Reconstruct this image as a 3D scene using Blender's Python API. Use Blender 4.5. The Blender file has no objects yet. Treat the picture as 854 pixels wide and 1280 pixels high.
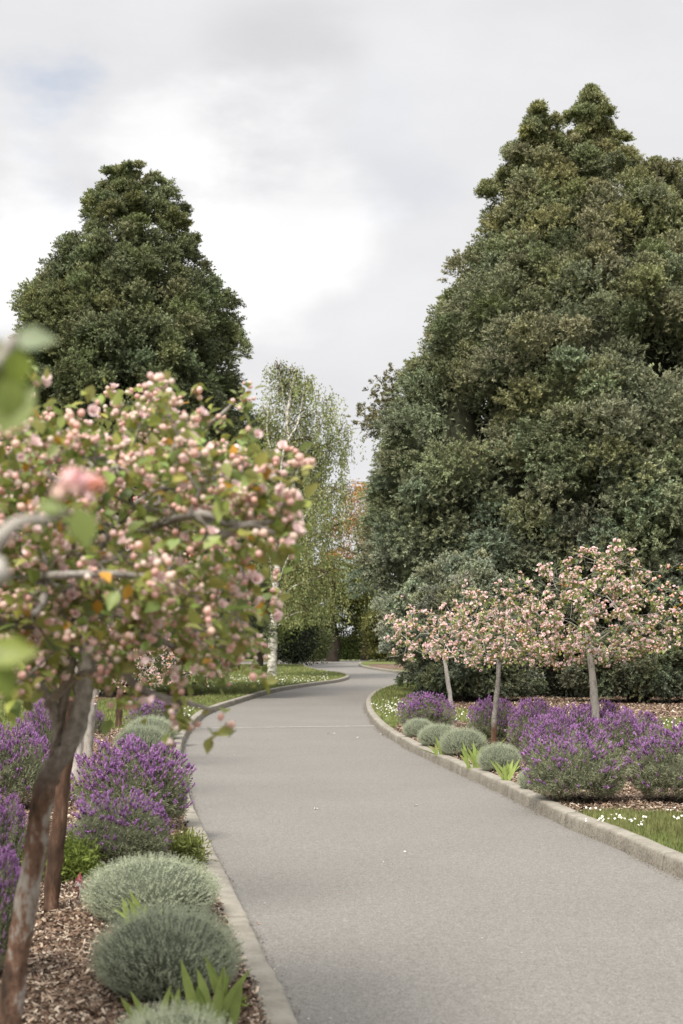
import bpy, bmesh, math, random
import numpy as np
from mathutils import Vector
rad = math.radians
sc = bpy.context.scene
COL = sc.collection
# ---------------------------------------------------------------- camera
H_CAM, PITCH, FPX = 1.6, rad(5.14), 50/36*1280
cd = bpy.data.cameras.new('camera'); cam = bpy.data.objects.new('camera', cd); COL.objects.link(cam)
cam.location = (0, 0, H_CAM); cam.rotation_euler = (rad(90)+PITCH, 0, 0)
cd.sensor_fit = 'VERTICAL'; cd.sensor_height = 36; cd.sensor_width = 24; cd.lens = 50
cd.clip_start = 0.05; cd.clip_end = 3000
cd.dof.use_dof = True; cd.dof.focus_distance = 15.0; cd.dof.aperture_fstop = 3.6
sc.camera = cam
# ---------------------------------------------------------------- light
SUN_EL, SUN_AZ = 52, 208          # azimuth clockwise from +Y
w = bpy.data.worlds.new('World'); sc.world = w; w.use_nodes = True
nt = w.node_tree; nt.nodes.clear(); N = nt.nodes; L = nt.links
def wn(t, **k):
    n = N.new(t)
    for a, b in k.items(): setattr(n, a, b)
    return n
def wmath(op, a, b=None, c=None, clamp=False):
    n = N.new('ShaderNodeMath'); n.operation = op; n.use_clamp = clamp
    for i, v in enumerate((a, b, c)):
        if v is None: continue
        if isinstance(v, (int, float)): n.inputs[i].default_value = v
        else: L.new(v, n.inputs[i])
    return n.outputs[0]
def smooth(v, a, b, lo=0, hi=1):
    n = N.new('ShaderNodeMapRange'); n.interpolation_type = 'SMOOTHSTEP'
    L.new(v, n.inputs[0]); n.inputs[1].default_value = a; n.inputs[2].default_value = b
    n.inputs[3].default_value = lo; n.inputs[4].default_value = hi
    return n.outputs[0]
sky = wn('ShaderNodeTexSky', sky_type='NISHITA', sun_disc=False)
sky.sun_elevation = rad(SUN_EL); sky.sun_rotation = rad(SUN_AZ); sky.dust_density = 2
skys = wn('ShaderNodeMix', data_type='RGBA', blend_type='MULTIPLY'); skys.inputs[0].default_value = 1
L.new(sky.outputs[0], skys.inputs[6]); skys.inputs[7].default_value = (.12, .12, .12, 1)
tc = wn('ShaderNodeTexCoord')
nz = wn('ShaderNodeTexNoise'); nz.inputs['Scale'].default_value = 3.0; nz.inputs['Detail'].default_value = 7
nz.inputs['Roughness'].default_value = .55
mp = wn('ShaderNodeMapping'); mp.inputs['Scale'].default_value = (1, 1, 2.2); mp.inputs['Location'].default_value = (.3, .9, .4)
L.new(tc.outputs['Generated'], mp.inputs[0]); L.new(mp.outputs[0], nz.inputs['Vector'])
sub = wn('ShaderNodeVectorMath', operation='SUBTRACT'); L.new(nz.outputs['Color'], sub.inputs[0]); sub.inputs[1].default_value = (.5, .5, .5)
scl = wn('ShaderNodeVectorMath', operation='SCALE'); L.new(sub.outputs[0], scl.inputs[0]); scl.inputs['Scale'].default_value = .26
add = wn('ShaderNodeVectorMath', operation='ADD'); L.new(tc.outputs['Generated'], add.inputs[0]); L.new(scl.outputs[0], add.inputs[1])
def skydir(px, py):
    v = Vector(((px-427), FPX*math.cos(PITCH)-(640-py)*math.sin(PITCH), FPX*math.sin(PITCH)+(640-py)*math.cos(PITCH)))
    return v.normalized()
def blob(px, py, r0, r1):          # a cloud patch in a direction of the sky; radii in degrees
    d = wn('ShaderNodeVectorMath', operation='DISTANCE'); L.new(add.outputs[0], d.inputs[0]); d.inputs[1].default_value = skydir(px, py)
    return smooth(d.outputs['Value'], rad(r0), rad(r1), 1, 0)
sep = wn('ShaderNodeSeparateXYZ'); L.new(tc.outputs['Generated'], sep.inputs[0])
sepw = wn('ShaderNodeSeparateXYZ'); L.new(add.outputs[0], sepw.inputs[0])
zen = smooth(sep.outputs['Z'], .44, .95, 0, .9)                # overcast sky is brighter overhead
fine = wn('ShaderNodeTexNoise'); fine.inputs['Scale'].default_value = 7; fine.inputs['Detail'].default_value = 6; fine.inputs['Roughness'].default_value = .5
L.new(mp.outputs[0], fine.inputs['Vector'])
b = wmath('ADD', .55, zen)
b = wmath('ADD', b, wmath('MULTIPLY', wmath('SUBTRACT', fine.outputs['Fac'], .5), .12))
b = wmath('ADD', b, wmath('MULTIPLY', wmath('SUBTRACT', nz.outputs['Fac'], .5), .14))
b = wmath('ADD', b, wmath('MULTIPLY', blob(340, 320, 2.8, 5.2), .12))
b = wmath('ADD', b, wmath('MULTIPLY', blob(215, 300, 2.8, 5.0), .11))
b = wmath('ADD', b, wmath('MULTIPLY', blob(0, 300, 2.0, 4.4), .16))
b = wmath('SUBTRACT', b, wmath('MULTIPLY', blob(330, 140, 1, 4.5), .05))
cloudc = wn('ShaderNodeCombineColor')
L.new(b, cloudc.inputs[0]); L.new(wmath('MULTIPLY', b, 1.0), cloudc.inputs[1])
L.new(wmath('ADD', wmath('MULTIPLY', b, .96), .032), cloudc.inputs[2])
gap = wmath('MAXIMUM', wmath('MULTIPLY', blob(22, 165, .1, 2.4), .45), wmath('MULTIPLY', blob(490, 215, .2, 3.2), .10))
mix = wn('ShaderNodeMix', data_type='RGBA'); L.new(gap, mix.inputs[0]); L.new(cloudc.outputs[0], mix.inputs[6]); L.new(skys.outputs[2], mix.inputs[7])
bg = wn('ShaderNodeBackground'); L.new(mix.outputs[2], bg.inputs[0]); bg.inputs[1].default_value = 1.0
wo = wn('ShaderNodeOutputWorld'); L.new(bg.outputs[0], wo.inputs[0])
sl = bpy.data.lights.new('sun', 'SUN'); sun = bpy.data.objects.new('sun', sl); COL.objects.link(sun)
sl.energy = 3.6; sl.angle = rad(18); sl.color = (1, .93, .82)
sd = Vector((math.sin(rad(SUN_AZ))*math.cos(rad(SUN_EL)), math.cos(rad(SUN_AZ))*math.cos(rad(SUN_EL)), math.sin(rad(SUN_EL))))
sun.rotation_euler = sd.to_track_quat('Z', 'Y').to_euler()
sc.view_settings.view_transform = 'Standard'; sc.view_settings.look = 'None'
sc.view_settings.exposure = 0.6; sc.view_settings.gamma = 1; sc.view_settings.use_curve_mapping = False
sc.render.engine = 'CYCLES'; sc.cycles.max_bounces = 6; sc.cycles.diffuse_bounces = 4

# ---------------------------------------------------------------- helpers
def ray(px, py):
    return np.array(skydir(px, py))
def gp(px, py, z=0.0):             # where a line of sight meets the level z
    d = ray(px, py); t = (z-H_CAM)/d[2]
    return np.array([d[0]*t, d[1]*t, z])
def at(px, py, Y):                 # a point at depth Y
    d = ray(px, py); t = Y/d[1]
    return np.array([d[0]*t, Y, H_CAM+d[2]*t])
RNG = np.random.default_rng(7)
def unit(v): return v/np.maximum(np.linalg.norm(v, axis=-1, keepdims=True), 1e-9)
def rdir(n, rng=None):
    return unit((rng or RNG).normal(size=(n, 3)))

class Geo:
    def __init__(s): s.v = []; s.f = []; s.c = []; s.n = 0; s.m = []
    def add(s, v, f, c, m=0):
        v = np.asarray(v, float).reshape(-1, 3); f = np.asarray(f, int)
        c = np.asarray(c, float)
        if c.ndim == 1: c = np.tile(c[:3], (len(v), 1))
        s.v.append(v); s.f.append(f+s.n); s.c.append(c[:, :3]); s.n += len(v); s.m.append((f.shape[1], len(f), m))
    def scatter(s, tv, tf, R, T, c, m=0):
        """template (k,3), faces, R (n,3,3) incl. scale, T (n,3), colour (n,3) or (n,k,3)"""
        n, k = len(T), len(tv)
        if n == 0: return
        v = np.einsum('nij,kj->nki', R, tv)+T[:, None, :]
        f = (np.asarray(tf)[None]+np.arange(n)[:, None, None]*k).reshape(-1, len(tf[0]))
        c = np.asarray(c, float)
        if c.ndim == 1: c = np.broadcast_to(c[None, None], (n, k, 3))
        if c.ndim == 2: c = np.repeat(c[:, None, :], k, 1)
        s.add(v.reshape(-1, 3), f, c.reshape(-1, 3), m)
    def build(s, name, mats, parent=None, smooth=False):
        me = bpy.data.meshes.new(name)
        V = np.concatenate(s.v); C = np.concatenate(s.c)
        loops = np.concatenate([f.ravel() for f in s.f]); nl = np.concatenate([np.full(len(f), f.shape[1]) for f in s.f])
        st = np.concatenate([[0], np.cumsum(nl)[:-1]])
        me.vertices.add(len(V)); me.vertices.foreach_set('co', V.astype(np.float32).ravel())
        me.loops.add(len(loops)); me.loops.foreach_set('vertex_index', loops.astype(np.int32))
        me.polygons.add(len(nl)); me.polygons.foreach_set('loop_start', st.astype(np.int32))
        try: me.polygons.foreach_set('loop_total', nl.astype(np.int32))
        except Exception: pass
        mi = np.concatenate([np.full(b, m) for a, b, m in s.m]).astype(np.int32)
        me.polygons.foreach_set('material_index', mi)
        if smooth: me.polygons.foreach_set('use_smooth', np.ones(len(nl), bool))
        at_ = me.color_attributes.new('Col', 'FLOAT_COLOR', 'POINT')
        at_.data.foreach_set('color', np.concatenate([C, np.ones((len(C), 1))], 1).astype(np.float32).ravel())
        me.update(calc_edges=True)
        for m in (mats if isinstance(mats, (list, tuple)) else [mats]): me.materials.append(m)
        return link(name, me, parent)
def link(name, me, parent=None):
    o = bpy.data.objects.new(name, me); COL.objects.link(o)
    if parent is not None: o.parent = parent
    return o
def tag(o, label=None, cat=None, group=None, kind=None):
    if label: o['label'] = label
    if cat: o['category'] = cat
    if group: o['group'] = group
    if kind: o['kind'] = kind
    return o
def empty(name, loc, label, cat, group=None):
    o = bpy.data.objects.new(name, None); COL.objects.link(o); o.location = [float(x) for x in loc]
    o.empty_display_size = .2
    return tag(o, label, cat, group)
def dup(root, loc, rotz, scale, label, group=None):
    r = root.copy(); COL.objects.link(r); r.location = [float(x) for x in loc]; r.rotation_euler = (0, 0, rotz); r.scale = scale
    r['label'] = label
    if group: r['group'] = group
    for ch in list(root.children):
        c = ch.copy(); COL.objects.link(c); c.parent = r
        for g in ch.children:
            d = g.copy(); COL.objects.link(d); d.parent = c
    return r
def frames(d, rng=None):           # rotation matrices with local +Z along d and random roll
    rng = rng or RNG
    d = unit(d); n = len(d); a = unit(np.cross(d, rdir(n, rng))); b = np.cross(d, a)
    return np.stack([a, b, d], -1)
def frames_up(d, up, rng=None):    # local Z along d, local Y near 'up'
    d = unit(d); a = unit(np.cross(up, d)); b = np.cross(d, a)
    return np.stack([a, b, d], -1)
def catmull(P, n):
    P = np.asarray(P, float); out = []
    Q = np.vstack([2*P[0]-P[1], P, 2*P[-1]-P[-2]])
    for i in range(1, len(Q)-2):
        for t in np.linspace(0, 1, n, endpoint=False):
            out.append(.5*((2*Q[i])+(-Q[i-1]+Q[i+1])*t+(2*Q[i-1]-5*Q[i]+4*Q[i+1]-Q[i+2])*t*t+(-Q[i-1]+3*Q[i]-3*Q[i+1]+Q[i+2])*t**3))
    out.append(P[-1]); return np.array(out)
def tube(g, P, r, col, sides=6, m=0, rough=0, seed=0):
    P = np.asarray(P, float); n = len(P); r = np.broadcast_to(r, (n,))
    T = np.gradient(P, axis=0) if n > 1 else P; T = unit(T)
    ref = np.array([.13, .21, .97]) if abs(T[0][2]) < .9 else np.array([1., .1, 0])
    A = unit(np.cross(T, ref)); B = np.cross(T, A)
    th = np.arange(sides)/sides*2*math.pi
    rr = r[:, None]*np.ones(sides)
    if rough:
        q = np.random.default_rng(seed); rr = rr*(1+rough*q.normal(size=(n, sides)))
    V = P[:, None]+rr[:, :, None]*(np.cos(th)[None, :, None]*A[:, None]+np.sin(th)[None, :, None]*B[:, None])
    V = V.reshape(-1, 3); F = []
    i = np.arange(n-1)[:, None]*sides; j = np.arange(sides)[None]; k = (j+1) % sides
    F = np.stack([i+j, i+k, i+sides+k, i+sides+j], -1).reshape(-1, 4)
    g.add(V, F, col, m)
    c = np.arange(sides)[None]+(n-1)*sides
    g.add(V[-sides:], np.arange(sides)[None], col, m)

# ---------------------------------------------------------------- materials
def mat(name, rough=.8, spec=.2):
    m = bpy.data.materials.new(name); m.use_nodes = True; n = m.node_tree
    p = n.nodes['Principled BSDF']; p.inputs['Roughness'].default_value = rough
    p.inputs['Specular IOR Level'].default_value = spec
    return m, n, p
def leafmat(name, trans=.3, rough=.6, spec=.25, vary=.25, scale=3.0):
    """vertex colour (the leaf's own colour) with slow natural variation, some light passing through"""
    m, n, p = mat(name, rough, spec)
    a = n.nodes.new('ShaderNodeAttribute'); a.attribute_name = 'Col'
    nz = n.nodes.new('ShaderNodeTexNoise'); nz.inputs['Scale'].default_value = scale
    tcn = n.nodes.new('ShaderNodeTexCoord'); n.links.new(tcn.outputs['Object'], nz.inputs['Vector'])
    mr = n.nodes.new('ShaderNodeMapRange'); n.links.new(nz.outputs['Fac'], mr.inputs[0])
    mr.inputs[1].default_value = .3; mr.inputs[2].default_value = .7; mr.inputs[3].default_value = 1-vary; mr.inputs[4].default_value = 1+vary
    mx = n.nodes.new('ShaderNodeVectorMath'); mx.operation = 'SCALE'
    n.links.new(a.outputs['Color'], mx.inputs[0]); n.links.new(mr.outputs[0], mx.inputs['Scale'])
    n.links.new(mx.outputs[0], p.inputs['Base Color'])
    if trans:
        t = n.nodes.new('ShaderNodeBsdfTranslucent'); n.links.new(mx.outputs[0], t.inputs[0])
        ms = n.nodes.new('ShaderNodeMixShader'); ms.inputs[0].default_value = trans
        n.links.new(p.outputs[0], ms.inputs[1]); n.links.new(t.outputs[0], ms.inputs[2])
        n.links.new(ms.outputs[0], n.nodes['Material Output'].inputs[0])
    return m
def ramp(n, fac, stops):
    r = n.nodes.new('ShaderNodeValToRGB'); e = r.color_ramp.elements
    while len(e) < len(stops): e.new(.5)
    for i, (p_, c) in enumerate(stops): e[i].position = p_; e[i].color = (*c, 1)
    n.links.new(fac, r.inputs[0]); return r.outputs[0]
def noise(n, scale, detail=5, rough=.6, vec=None):
    z = n.nodes.new('ShaderNodeTexNoise'); z.inputs['Scale'].default_value = scale; z.inputs['Detail'].default_value = detail
    z.inputs['Roughness'].default_value = rough
    if vec is None:
        t = n.nodes.new('ShaderNodeTexCoord'); vec = t.outputs['Object']
    n.links.new(vec, z.inputs['Vector']); return z.outputs['Fac']
def mixc(n, fac, a, b, blend='MIX'):
    x = n.nodes.new('ShaderNodeMix'); x.data_type = 'RGBA'; x.blend_type = blend
    for sock, v in ((0, fac), (6, a), (7, b)):
        if isinstance(v, (int, float)): x.inputs[sock].default_value = v
        elif isinstance(v, tuple): x.inputs[sock].default_value = (*v, 1)
        else: n.links.new(v, x.inputs[sock])
    return x.outputs[2]
def bump(n, p, h, strength, dist):
    b = n.nodes.new('ShaderNodeBump'); b.inputs['Strength'].default_value = strength; b.inputs['Distance'].default_value = dist
    n.links.new(h, b.inputs['Height']); n.links.new(b.outputs[0], p.inputs['Normal'])

M_ROAD, n, p = mat('asphalt', .9, .2)
vor = n.nodes.new('ShaderNodeTexVoronoi'); vor.inputs['Scale'].default_value = 130
tcn = n.nodes.new('ShaderNodeTexCoord'); n.links.new(tcn.outputs['Object'], vor.inputs['Vector'])
agg = ramp(n, vor.outputs['Color'], [(.0, (.118, .111, .104)), (.5, (.170, .161, .151)), (1, (.250, .239, .225))])
big = ramp(n, noise(n, .55, 6, .6), [(.3, (.94, .94, .94)), (.7, (1.05, 1.05, 1.05))])
fin = ramp(n, noise(n, 22, 4, .7), [(.3, (.88, .88, .88)), (.7, (1.1, 1.1, 1.1))])
stain = ramp(n, noise(n, 3.2, 5, .65), [(.3, (.93, .925, .92)), (.42, (1, 1, 1))])
c = mixc(n, 1, mixc(n, 1, mixc(n, 1, agg, big, 'MULTIPLY'), fin, 'MULTIPLY'), stain, 'MULTIPLY')
n.links.new(c, p.inputs['Base Color']); bump(n, p, vor.outputs['Distance'], .35, .004)

M_KERB, n, p = mat('kerb_concrete', .9, .2)
c = ramp(n, noise(n, 5, 8, .7), [(.25, (.16, .145, .122)), (.5, (.255, .236, .204)), (.75, (.335, .312, .275))])
c2 = ramp(n, noise(n, 60, 4, .7), [(.34, (.36, .33, .29)), (.52, (.95, .94, .92))])
geo = n.nodes.new('ShaderNodeNewGeometry'); sx = n.nodes.new('ShaderNodeSeparateXYZ'); n.links.new(geo.outputs['Normal'], sx.inputs[0])
vert = n.nodes.new('ShaderNodeMapRange'); n.links.new(sx.outputs['Z'], vert.inputs[0]); vert.inputs[1].default_value = .2; vert.inputs[2].default_value = .9; vert.inputs[3].default_value = 1; vert.inputs[4].default_value = .25
c3 = mixc(n, vert.outputs[0], (1, 1, 1), c2)      # exposed pitted aggregate on the worn upright face
n.links.new(mixc(n, 1, c, c3, 'MULTIPLY'), p.inputs['Base Color']); bump(n, p, noise(n, 45, 5, .7), .6, .01)

M_LAWN, n, p = mat('lawn_ground', .95, .1)
c = ramp(n, noise(n, 1.1, 7, .65), [(.28, (.10, .125, .04)), (.5, (.145, .17, .06)), (.72, (.20, .205, .09))])
c2 = ramp(n, noise(n, 40, 3, .7), [(.3, (.55, .55, .5)), (.65, (1.15, 1.15, 1.15))])
n.links.new(mixc(n, 1, c, c2, 'MULTIPLY'), p.inputs['Base Color']); bump(n, p, noise(n, 60, 3, .7), .8, .03)

M_MULCH, n, p = mat('bark_mulch', .95, .1)
vo = n.nodes.new('ShaderNodeTexVoronoi'); vo.inputs['Scale'].default_value = 38; vo.inputs['Randomness'].default_value = 1
mpn = n.nodes.new('ShaderNodeMapping'); tcn = n.nodes.new('ShaderNodeTexCoord'); n.links.new(tcn.outputs['Object'], mpn.inputs[0]); mpn.inputs['Scale'].default_value = (1, .55, 1)
n.links.new(mpn.outputs[0], vo.inputs['Vector'])
sp = n.nodes.new('ShaderNodeSeparateColor'); n.links.new(vo.outputs['Color'], sp.inputs[0])
c = ramp(n, sp.outputs[0], [(0, (.04, .026, .019)), (.35, (.11, .075, .055)), (.7, (.20, .145, .108)), (1, (.36, .285, .225))])
c2 = ramp(n, noise(n, 1.6, 5, .6), [(.3, (.62, .6, .58)), (.7, (1.15, 1.12, 1.1))])
n.links.new(mixc(n, 1, c, c2, 'MULTIPLY'), p.inputs['Base Color']); bump(n, p, vo.outputs['Distance'], .8, .02)

M_CHIP = leafmat('wood_chip', 0, .9, .1, .15, 2)
M_BLADE = leafmat('grass_blade', .25, .6, .2, .25, 1.3)
M_CON = leafmat('cypress_foliage', .15, .75, .15, .28, .55)
M_LAV = leafmat('lavender_foliage', .25, .7, .15, .15, 6)
M_SILV = leafmat('silver_foliage', .25, .8, .12, .12, 6)
M_FLW = leafmat('lavender_flower', .25, .7, .15, .15, 8)
M_LEAF = leafmat('crab_leaf', .35, .45, .35, .2, 5)
M_BUD = leafmat('blossom_petal', .35, .55, .25, .06, 20)
M_TREE = leafmat('tree_leaf', .3, .6, .2, .28, .5)
M_STRAP = leafmat('strap_leaf', .3, .45, .35, .12, 20)
M_DAISY = leafmat('daisy_petal', .2, .6, .2, .05, 20)
def barkmat(name, cols, scale=14, st=.7, zs=.35):
    m, n, p = mat(name, .9, .15)
    mp_ = n.nodes.new('ShaderNodeMapping'); t = n.nodes.new('ShaderNodeTexCoord'); n.links.new(t.outputs['Object'], mp_.inputs[0]); mp_.inputs['Scale'].default_value = (1, 1, zs)
    a = noise(n, scale, 6, .65, mp_.outputs[0])
    n.links.new(ramp(n, a, cols), p.inputs['Base Color'])
    b1 = noise(n, scale*4, 6, .7, mp_.outputs[0]); bump(n, p, mixc(n, .5, a, b1), st, .02); return m
M_FLAKE = barkmat('flaking_bark', [(.36, (.04, .03, .024)), (.45, (.10, .062, .045)), (.52, (.18, .11, .078)), (.55, (.28, .25, .222)), (.66, (.40, .37, .34))], 9, 1.0, .45)
def upper_grey(m, z0, z1):
    n = m.node_tree; p = n.nodes['Principled BSDF']; src = p.inputs['Base Color'].links[0].from_socket
    t = n.nodes.new('ShaderNodeTexCoord'); sx = n.nodes.new('ShaderNodeSeparateXYZ'); n.links.new(t.outputs['Object'], sx.inputs[0])
    f = n.nodes.new('ShaderNodeMapRange'); n.links.new(sx.outputs['Z'], f.inputs[0]); f.inputs[1].default_value = z0; f.inputs[2].default_value = z1
    g_ = ramp(n, noise(n, 30, 6, .65), [(.3, (.13, .115, .10)), (.5, (.25, .23, .21)), (.7, (.38, .355, .33))])
    n.links.new(mixc(n, f.outputs[0], src, g_), p.inputs['Base Color'])
upper_grey(M_FLAKE, .95, 1.15)
M_BROWN = barkmat('brown_bark', [(.3, (.035, .024, .018)), (.5, (.085, .052, .037)), (.6, (.15, .085, .058)), (.70, (.26, .225, .19))], 14, .9, .3)
M_BROWNBASE = barkmat('brown_based_bark', [(.3, (.06, .038, .027)), (.5, (.15, .085, .055)), (.62, (.21, .12, .08))], 14, .9, .3)
upper_grey(M_BROWNBASE, .30, .42)
M_GREY = barkmat('grey_bark', [(.3, (.17, .15, .13)), (.48, (.36, .335, .305)), (.7, (.42, .39, .36))], 22, .5, .4)
M_PALE = barkmat('pale_bark', [(.28, (.15, .12, .10)), (.42, (.40, .37, .34)), (.7, (.60, .57, .54))], 18, .5, .5)
M_BIRCH = barkmat('birch_bark', [(.36, (.045, .04, .035)), (.46, (.32, .30, .27)), (.58, (.62, .60, .56)), (.8, (.74, .72, .68))], 3.2, .4, 2.2)
M_DARKIN = barkmat('dark_inner_core', [(.3, (.014, .015, .009)), (.6, (.035, .036, .022))], 6, .8, 1)  # near-black solid core backing the gaps in the conifer crowns
M_DARKB = barkmat('dark_bark', [(.3, (.016, .013, .010)), (.6, (.045, .036, .028))], 6, .8, .4)

def mono(name, col, rough=.6, spec=.3):
    m, n, p = mat(name, rough, spec)
    n.links.new(mixc(n, noise(n, 30, 3), tuple(x*.85 for x in col), tuple(min(1, x*1.1) for x in col)), p.inputs['Base Color']); return m

# ---------------------------------------------------------------- ground, road, islands
def inpoly(x, y, P):
    P = np.asarray(P); c = np.zeros(len(x), bool); j = len(P)-1
    for i in range(len(P)):
        xi, yi, xj, yj = P[i][0], P[i][1], P[j][0], P[j][1]
        k = ((yi > y) != (yj > y)) & (x < (xj-xi)*(y-yi)/((yj-yi) or 1e-9)+xi)
        c ^= k; j = i
    return c
def sheet(name, P, z, m, label=None):
    me = bpy.data.meshes.new(name)
    V = [(float(p[0]), float(p[1]), z) for p in P]
    bm = bmesh.new(); f = bm.faces.new([bm.verts.new(v) for v in V]); f.normal_update()
    if f.normal.z < 0: f.normal_flip()
    bmesh.ops.triangulate(bm, faces=[f]); bm.to_mesh(me); bm.free()
    me.materials.append(m); o = link(name, me); o['kind'] = 'structure'
    if label: o['label'] = label
    return o
def kerb(name, P, side, label=None):
    """cast kerb along the road edge; side=+1: the kerb lies left of the direction of travel"""
    P = np.asarray(P)[:, :2]
    s0 = np.concatenate([[0], np.cumsum(np.linalg.norm(np.diff(P, axis=0), axis=1))]); jn = np.arange(1.1, s0[-1]-1, 2.35)
    sj = np.unique(np.concatenate([s0]+[jn+e_ for e_ in (-.011, -.005, .005, .011)])); P = np.stack([np.interp(sj, s0, P[:, i]) for i in range(2)], 1)
    isj = (np.abs(sj[:, None]-jn[None]).min(1) < .0056); n = len(P)
    T = unit(np.stack([np.interp(sj, s0, t_) for t_ in np.gradient(np.stack([np.interp(s0, sj, P[:, i]) for i in range(2)], 1), axis=0).T], 1)); Nn = np.stack([-T[:, 1], T[:, 0]], 1)*side
    prof = [(0, -.03), (.006, .045), (.012, .095), (.020, .112), (.034, .120), (.10, .122), (.140, .121), (.150, .114), (.152, .0)]
    g = Geo(); rng = np.random.default_rng(3)
    k = len(prof); V = np.zeros((n, k, 3))
    s = np.concatenate([[0], np.cumsum(np.linalg.norm(np.diff(P, axis=0), axis=1))])
    wob = np.interp(s, np.arange(0, s[-1]+1, .31), rng.normal(size=len(np.arange(0, s[-1]+1, .31)))*.0025)
    for i, (a, z) in enumerate(prof):
        V[:, i, :2] = P+Nn*(a+wob[:, None]*(1 if i < 6 else .3)); V[:, i, 2] = z+(wob*.5 if z > .05 else 0)
        if 1 <= i <= 4:
            V[:, i, :2] += Nn*np.abs(rng.normal(size=n))[:, None]*.004
    V[isj, 1:8, 2] -= .014; V[isj, 1:6, :2] += (Nn*.012)[isj][:, None]
    i = np.arange(n-1)[:, None]*k; j = np.arange(k-1)[None]
    F = np.stack([i+j, i+j+1, i+k+j+1, i+k+j], -1).reshape(-1, 4)
    if side > 0: pass
    else: F = F[:, ::-1]
    g.add(V.reshape(-1, 3), F[:, ::-1], (.4, .4, .4))
    o = g.build(name, M_KERB, smooth=True); o['kind'] = 'structure'
    if label: o['label'] = label
    return o
def resample(P, step):
    P = np.asarray(P); s = np.concatenate([[0], np.cumsum(np.linalg.norm(np.diff(P, axis=0), axis=1))])
    q = np.arange(0, s[-1], step); return np.stack([np.interp(q, s, P[:, i]) for i in range(P.shape[1])], 1)

# big grass sheet to the horizon
g = Geo()
g.add([(-900, -300, -.12), (900, -300, -.12), (900, 1500, -.12), (-900, 1500, -.12)], [[0, 1, 2, 3]], (.1, .1, .1))
o = g.build('ground', M_LAWN); o['kind'] = 'structure'
# asphalt
sheet('road', [(-45, -12), (60, -12), (60, 112), (-45, 112)], 0.0, M_ROAD, 'pale grey asphalt driveway curving away and forking')

LK = [(-.10-.0, -12, 0), (.28, -3, 0), (.22, 1.5, 0), tuple(gp(400, 1400)), tuple(gp(365, 1280)), tuple(gp(337, 1225)), tuple(gp(313, 1170)), tuple(gp(287, 1115)), tuple(gp(262, 1062)), tuple(gp(240, 1010)),
      tuple(gp(230, 965)), tuple(gp(229, 938)), tuple(gp(240, 913)), tuple(gp(262, 893)), tuple(gp(300, 879)), tuple(gp(345, 865.5)), tuple(gp(388, 858)), tuple(gp(420, 853.6)), tuple(gp(434, 850)),
      tuple(gp(437, 847)), tuple(gp(428, 843.6)), tuple(gp(405, 840.5)), tuple(gp(385, 836)), tuple(gp(368, 832.5)), (-9, 88, 0), (-22, 92, 0), (-45, 94, 0)]
LKs = resample(catmull(LK, 14), .12)
RK = [(4.6, -12, 0), (3.9, -3, 0), (3.3, 3, 0), tuple(gp(1150, 1220)), tuple(gp(854, 1100)), tuple(gp(775, 1063)), tuple(gp(700, 1031)), tuple(gp(625, 992)), tuple(gp(570, 966)), tuple(gp(520, 943)),
      tuple(gp(482, 920)), tuple(gp(464, 903)), tuple(gp(457, 888)), tuple(gp(459, 876)), tuple(gp(470, 867)), tuple(gp(490, 859.5)), tuple(gp(515, 855)), tuple(gp(540, 853)), tuple(gp(640, 851)), tuple(gp(860, 851)), (40, 56, 0), (60, 57, 0)]
RKs = resample(catmull(RK, 14), .12)
CK = [(60, 67, 0), (30, 66, 0), tuple(gp(860, 843.5)), tuple(gp(640, 845)), tuple(gp(560, 847)), tuple(gp(535, 845.6)), tuple(gp(500, 842)), tuple(gp(472, 838)), tuple(gp(455, 835)), tuple(gp(449, 832.6)), tuple(gp(449, 830.5)), tuple(gp(452, 829)), (3, 112, 0)]
CKs = resample(catmull(CK, 14), .15)
kerb('kerb', LKs, 1, 'weathered concrete kerb along the left edge of the driveway')
kerb('kerb', RKs, -1, 'weathered concrete kerb curving round the right lawn and lavender bed')
kerb('kerb', CKs, -1, 'far concrete kerb round the mulched island beyond the fork')
def inset(P, side, d=.13):
    P = np.asarray(P)[:, :2]; T = unit(np.gradient(P, axis=0)); return P+np.stack([-T[:, 1], T[:, 0]], 1)*side*d
LI = inset(LKs, 1); RI = inset(RKs, -1); CI = inset(CKs, -1)
LAWN_L = np.vstack([LI, [(-45, -12)]]); LAWN_R = np.vstack([RI, [(60, -12)]]); LAWN_C = np.vstack([CI, [(60, 112)]])
sheet('lawn', LAWN_L, .10, M_LAWN, 'left lawn with small white daisies')
sheet('lawn', LAWN_R, .10, M_LAWN, 'right lawn round the lavender bed')
sheet('lawn', LAWN_C, .10, M_LAWN, 'far lawn beyond the fork')
DK = [(-45, 104, 0), (-12, 101, 0), (-5, 103.5, 0), (-2, 107, 0), (-1, 112, 0)]
DKs = resample(catmull(DK, 10), .2); kerb('kerb', DKs, 1, 'farthest kerb below the dark shrubs')
sheet('lawn', np.vstack([inset(DKs, 1), [(-45, 112)]]), .10, M_LAWN, 'farthest lawn under the trees')

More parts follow.
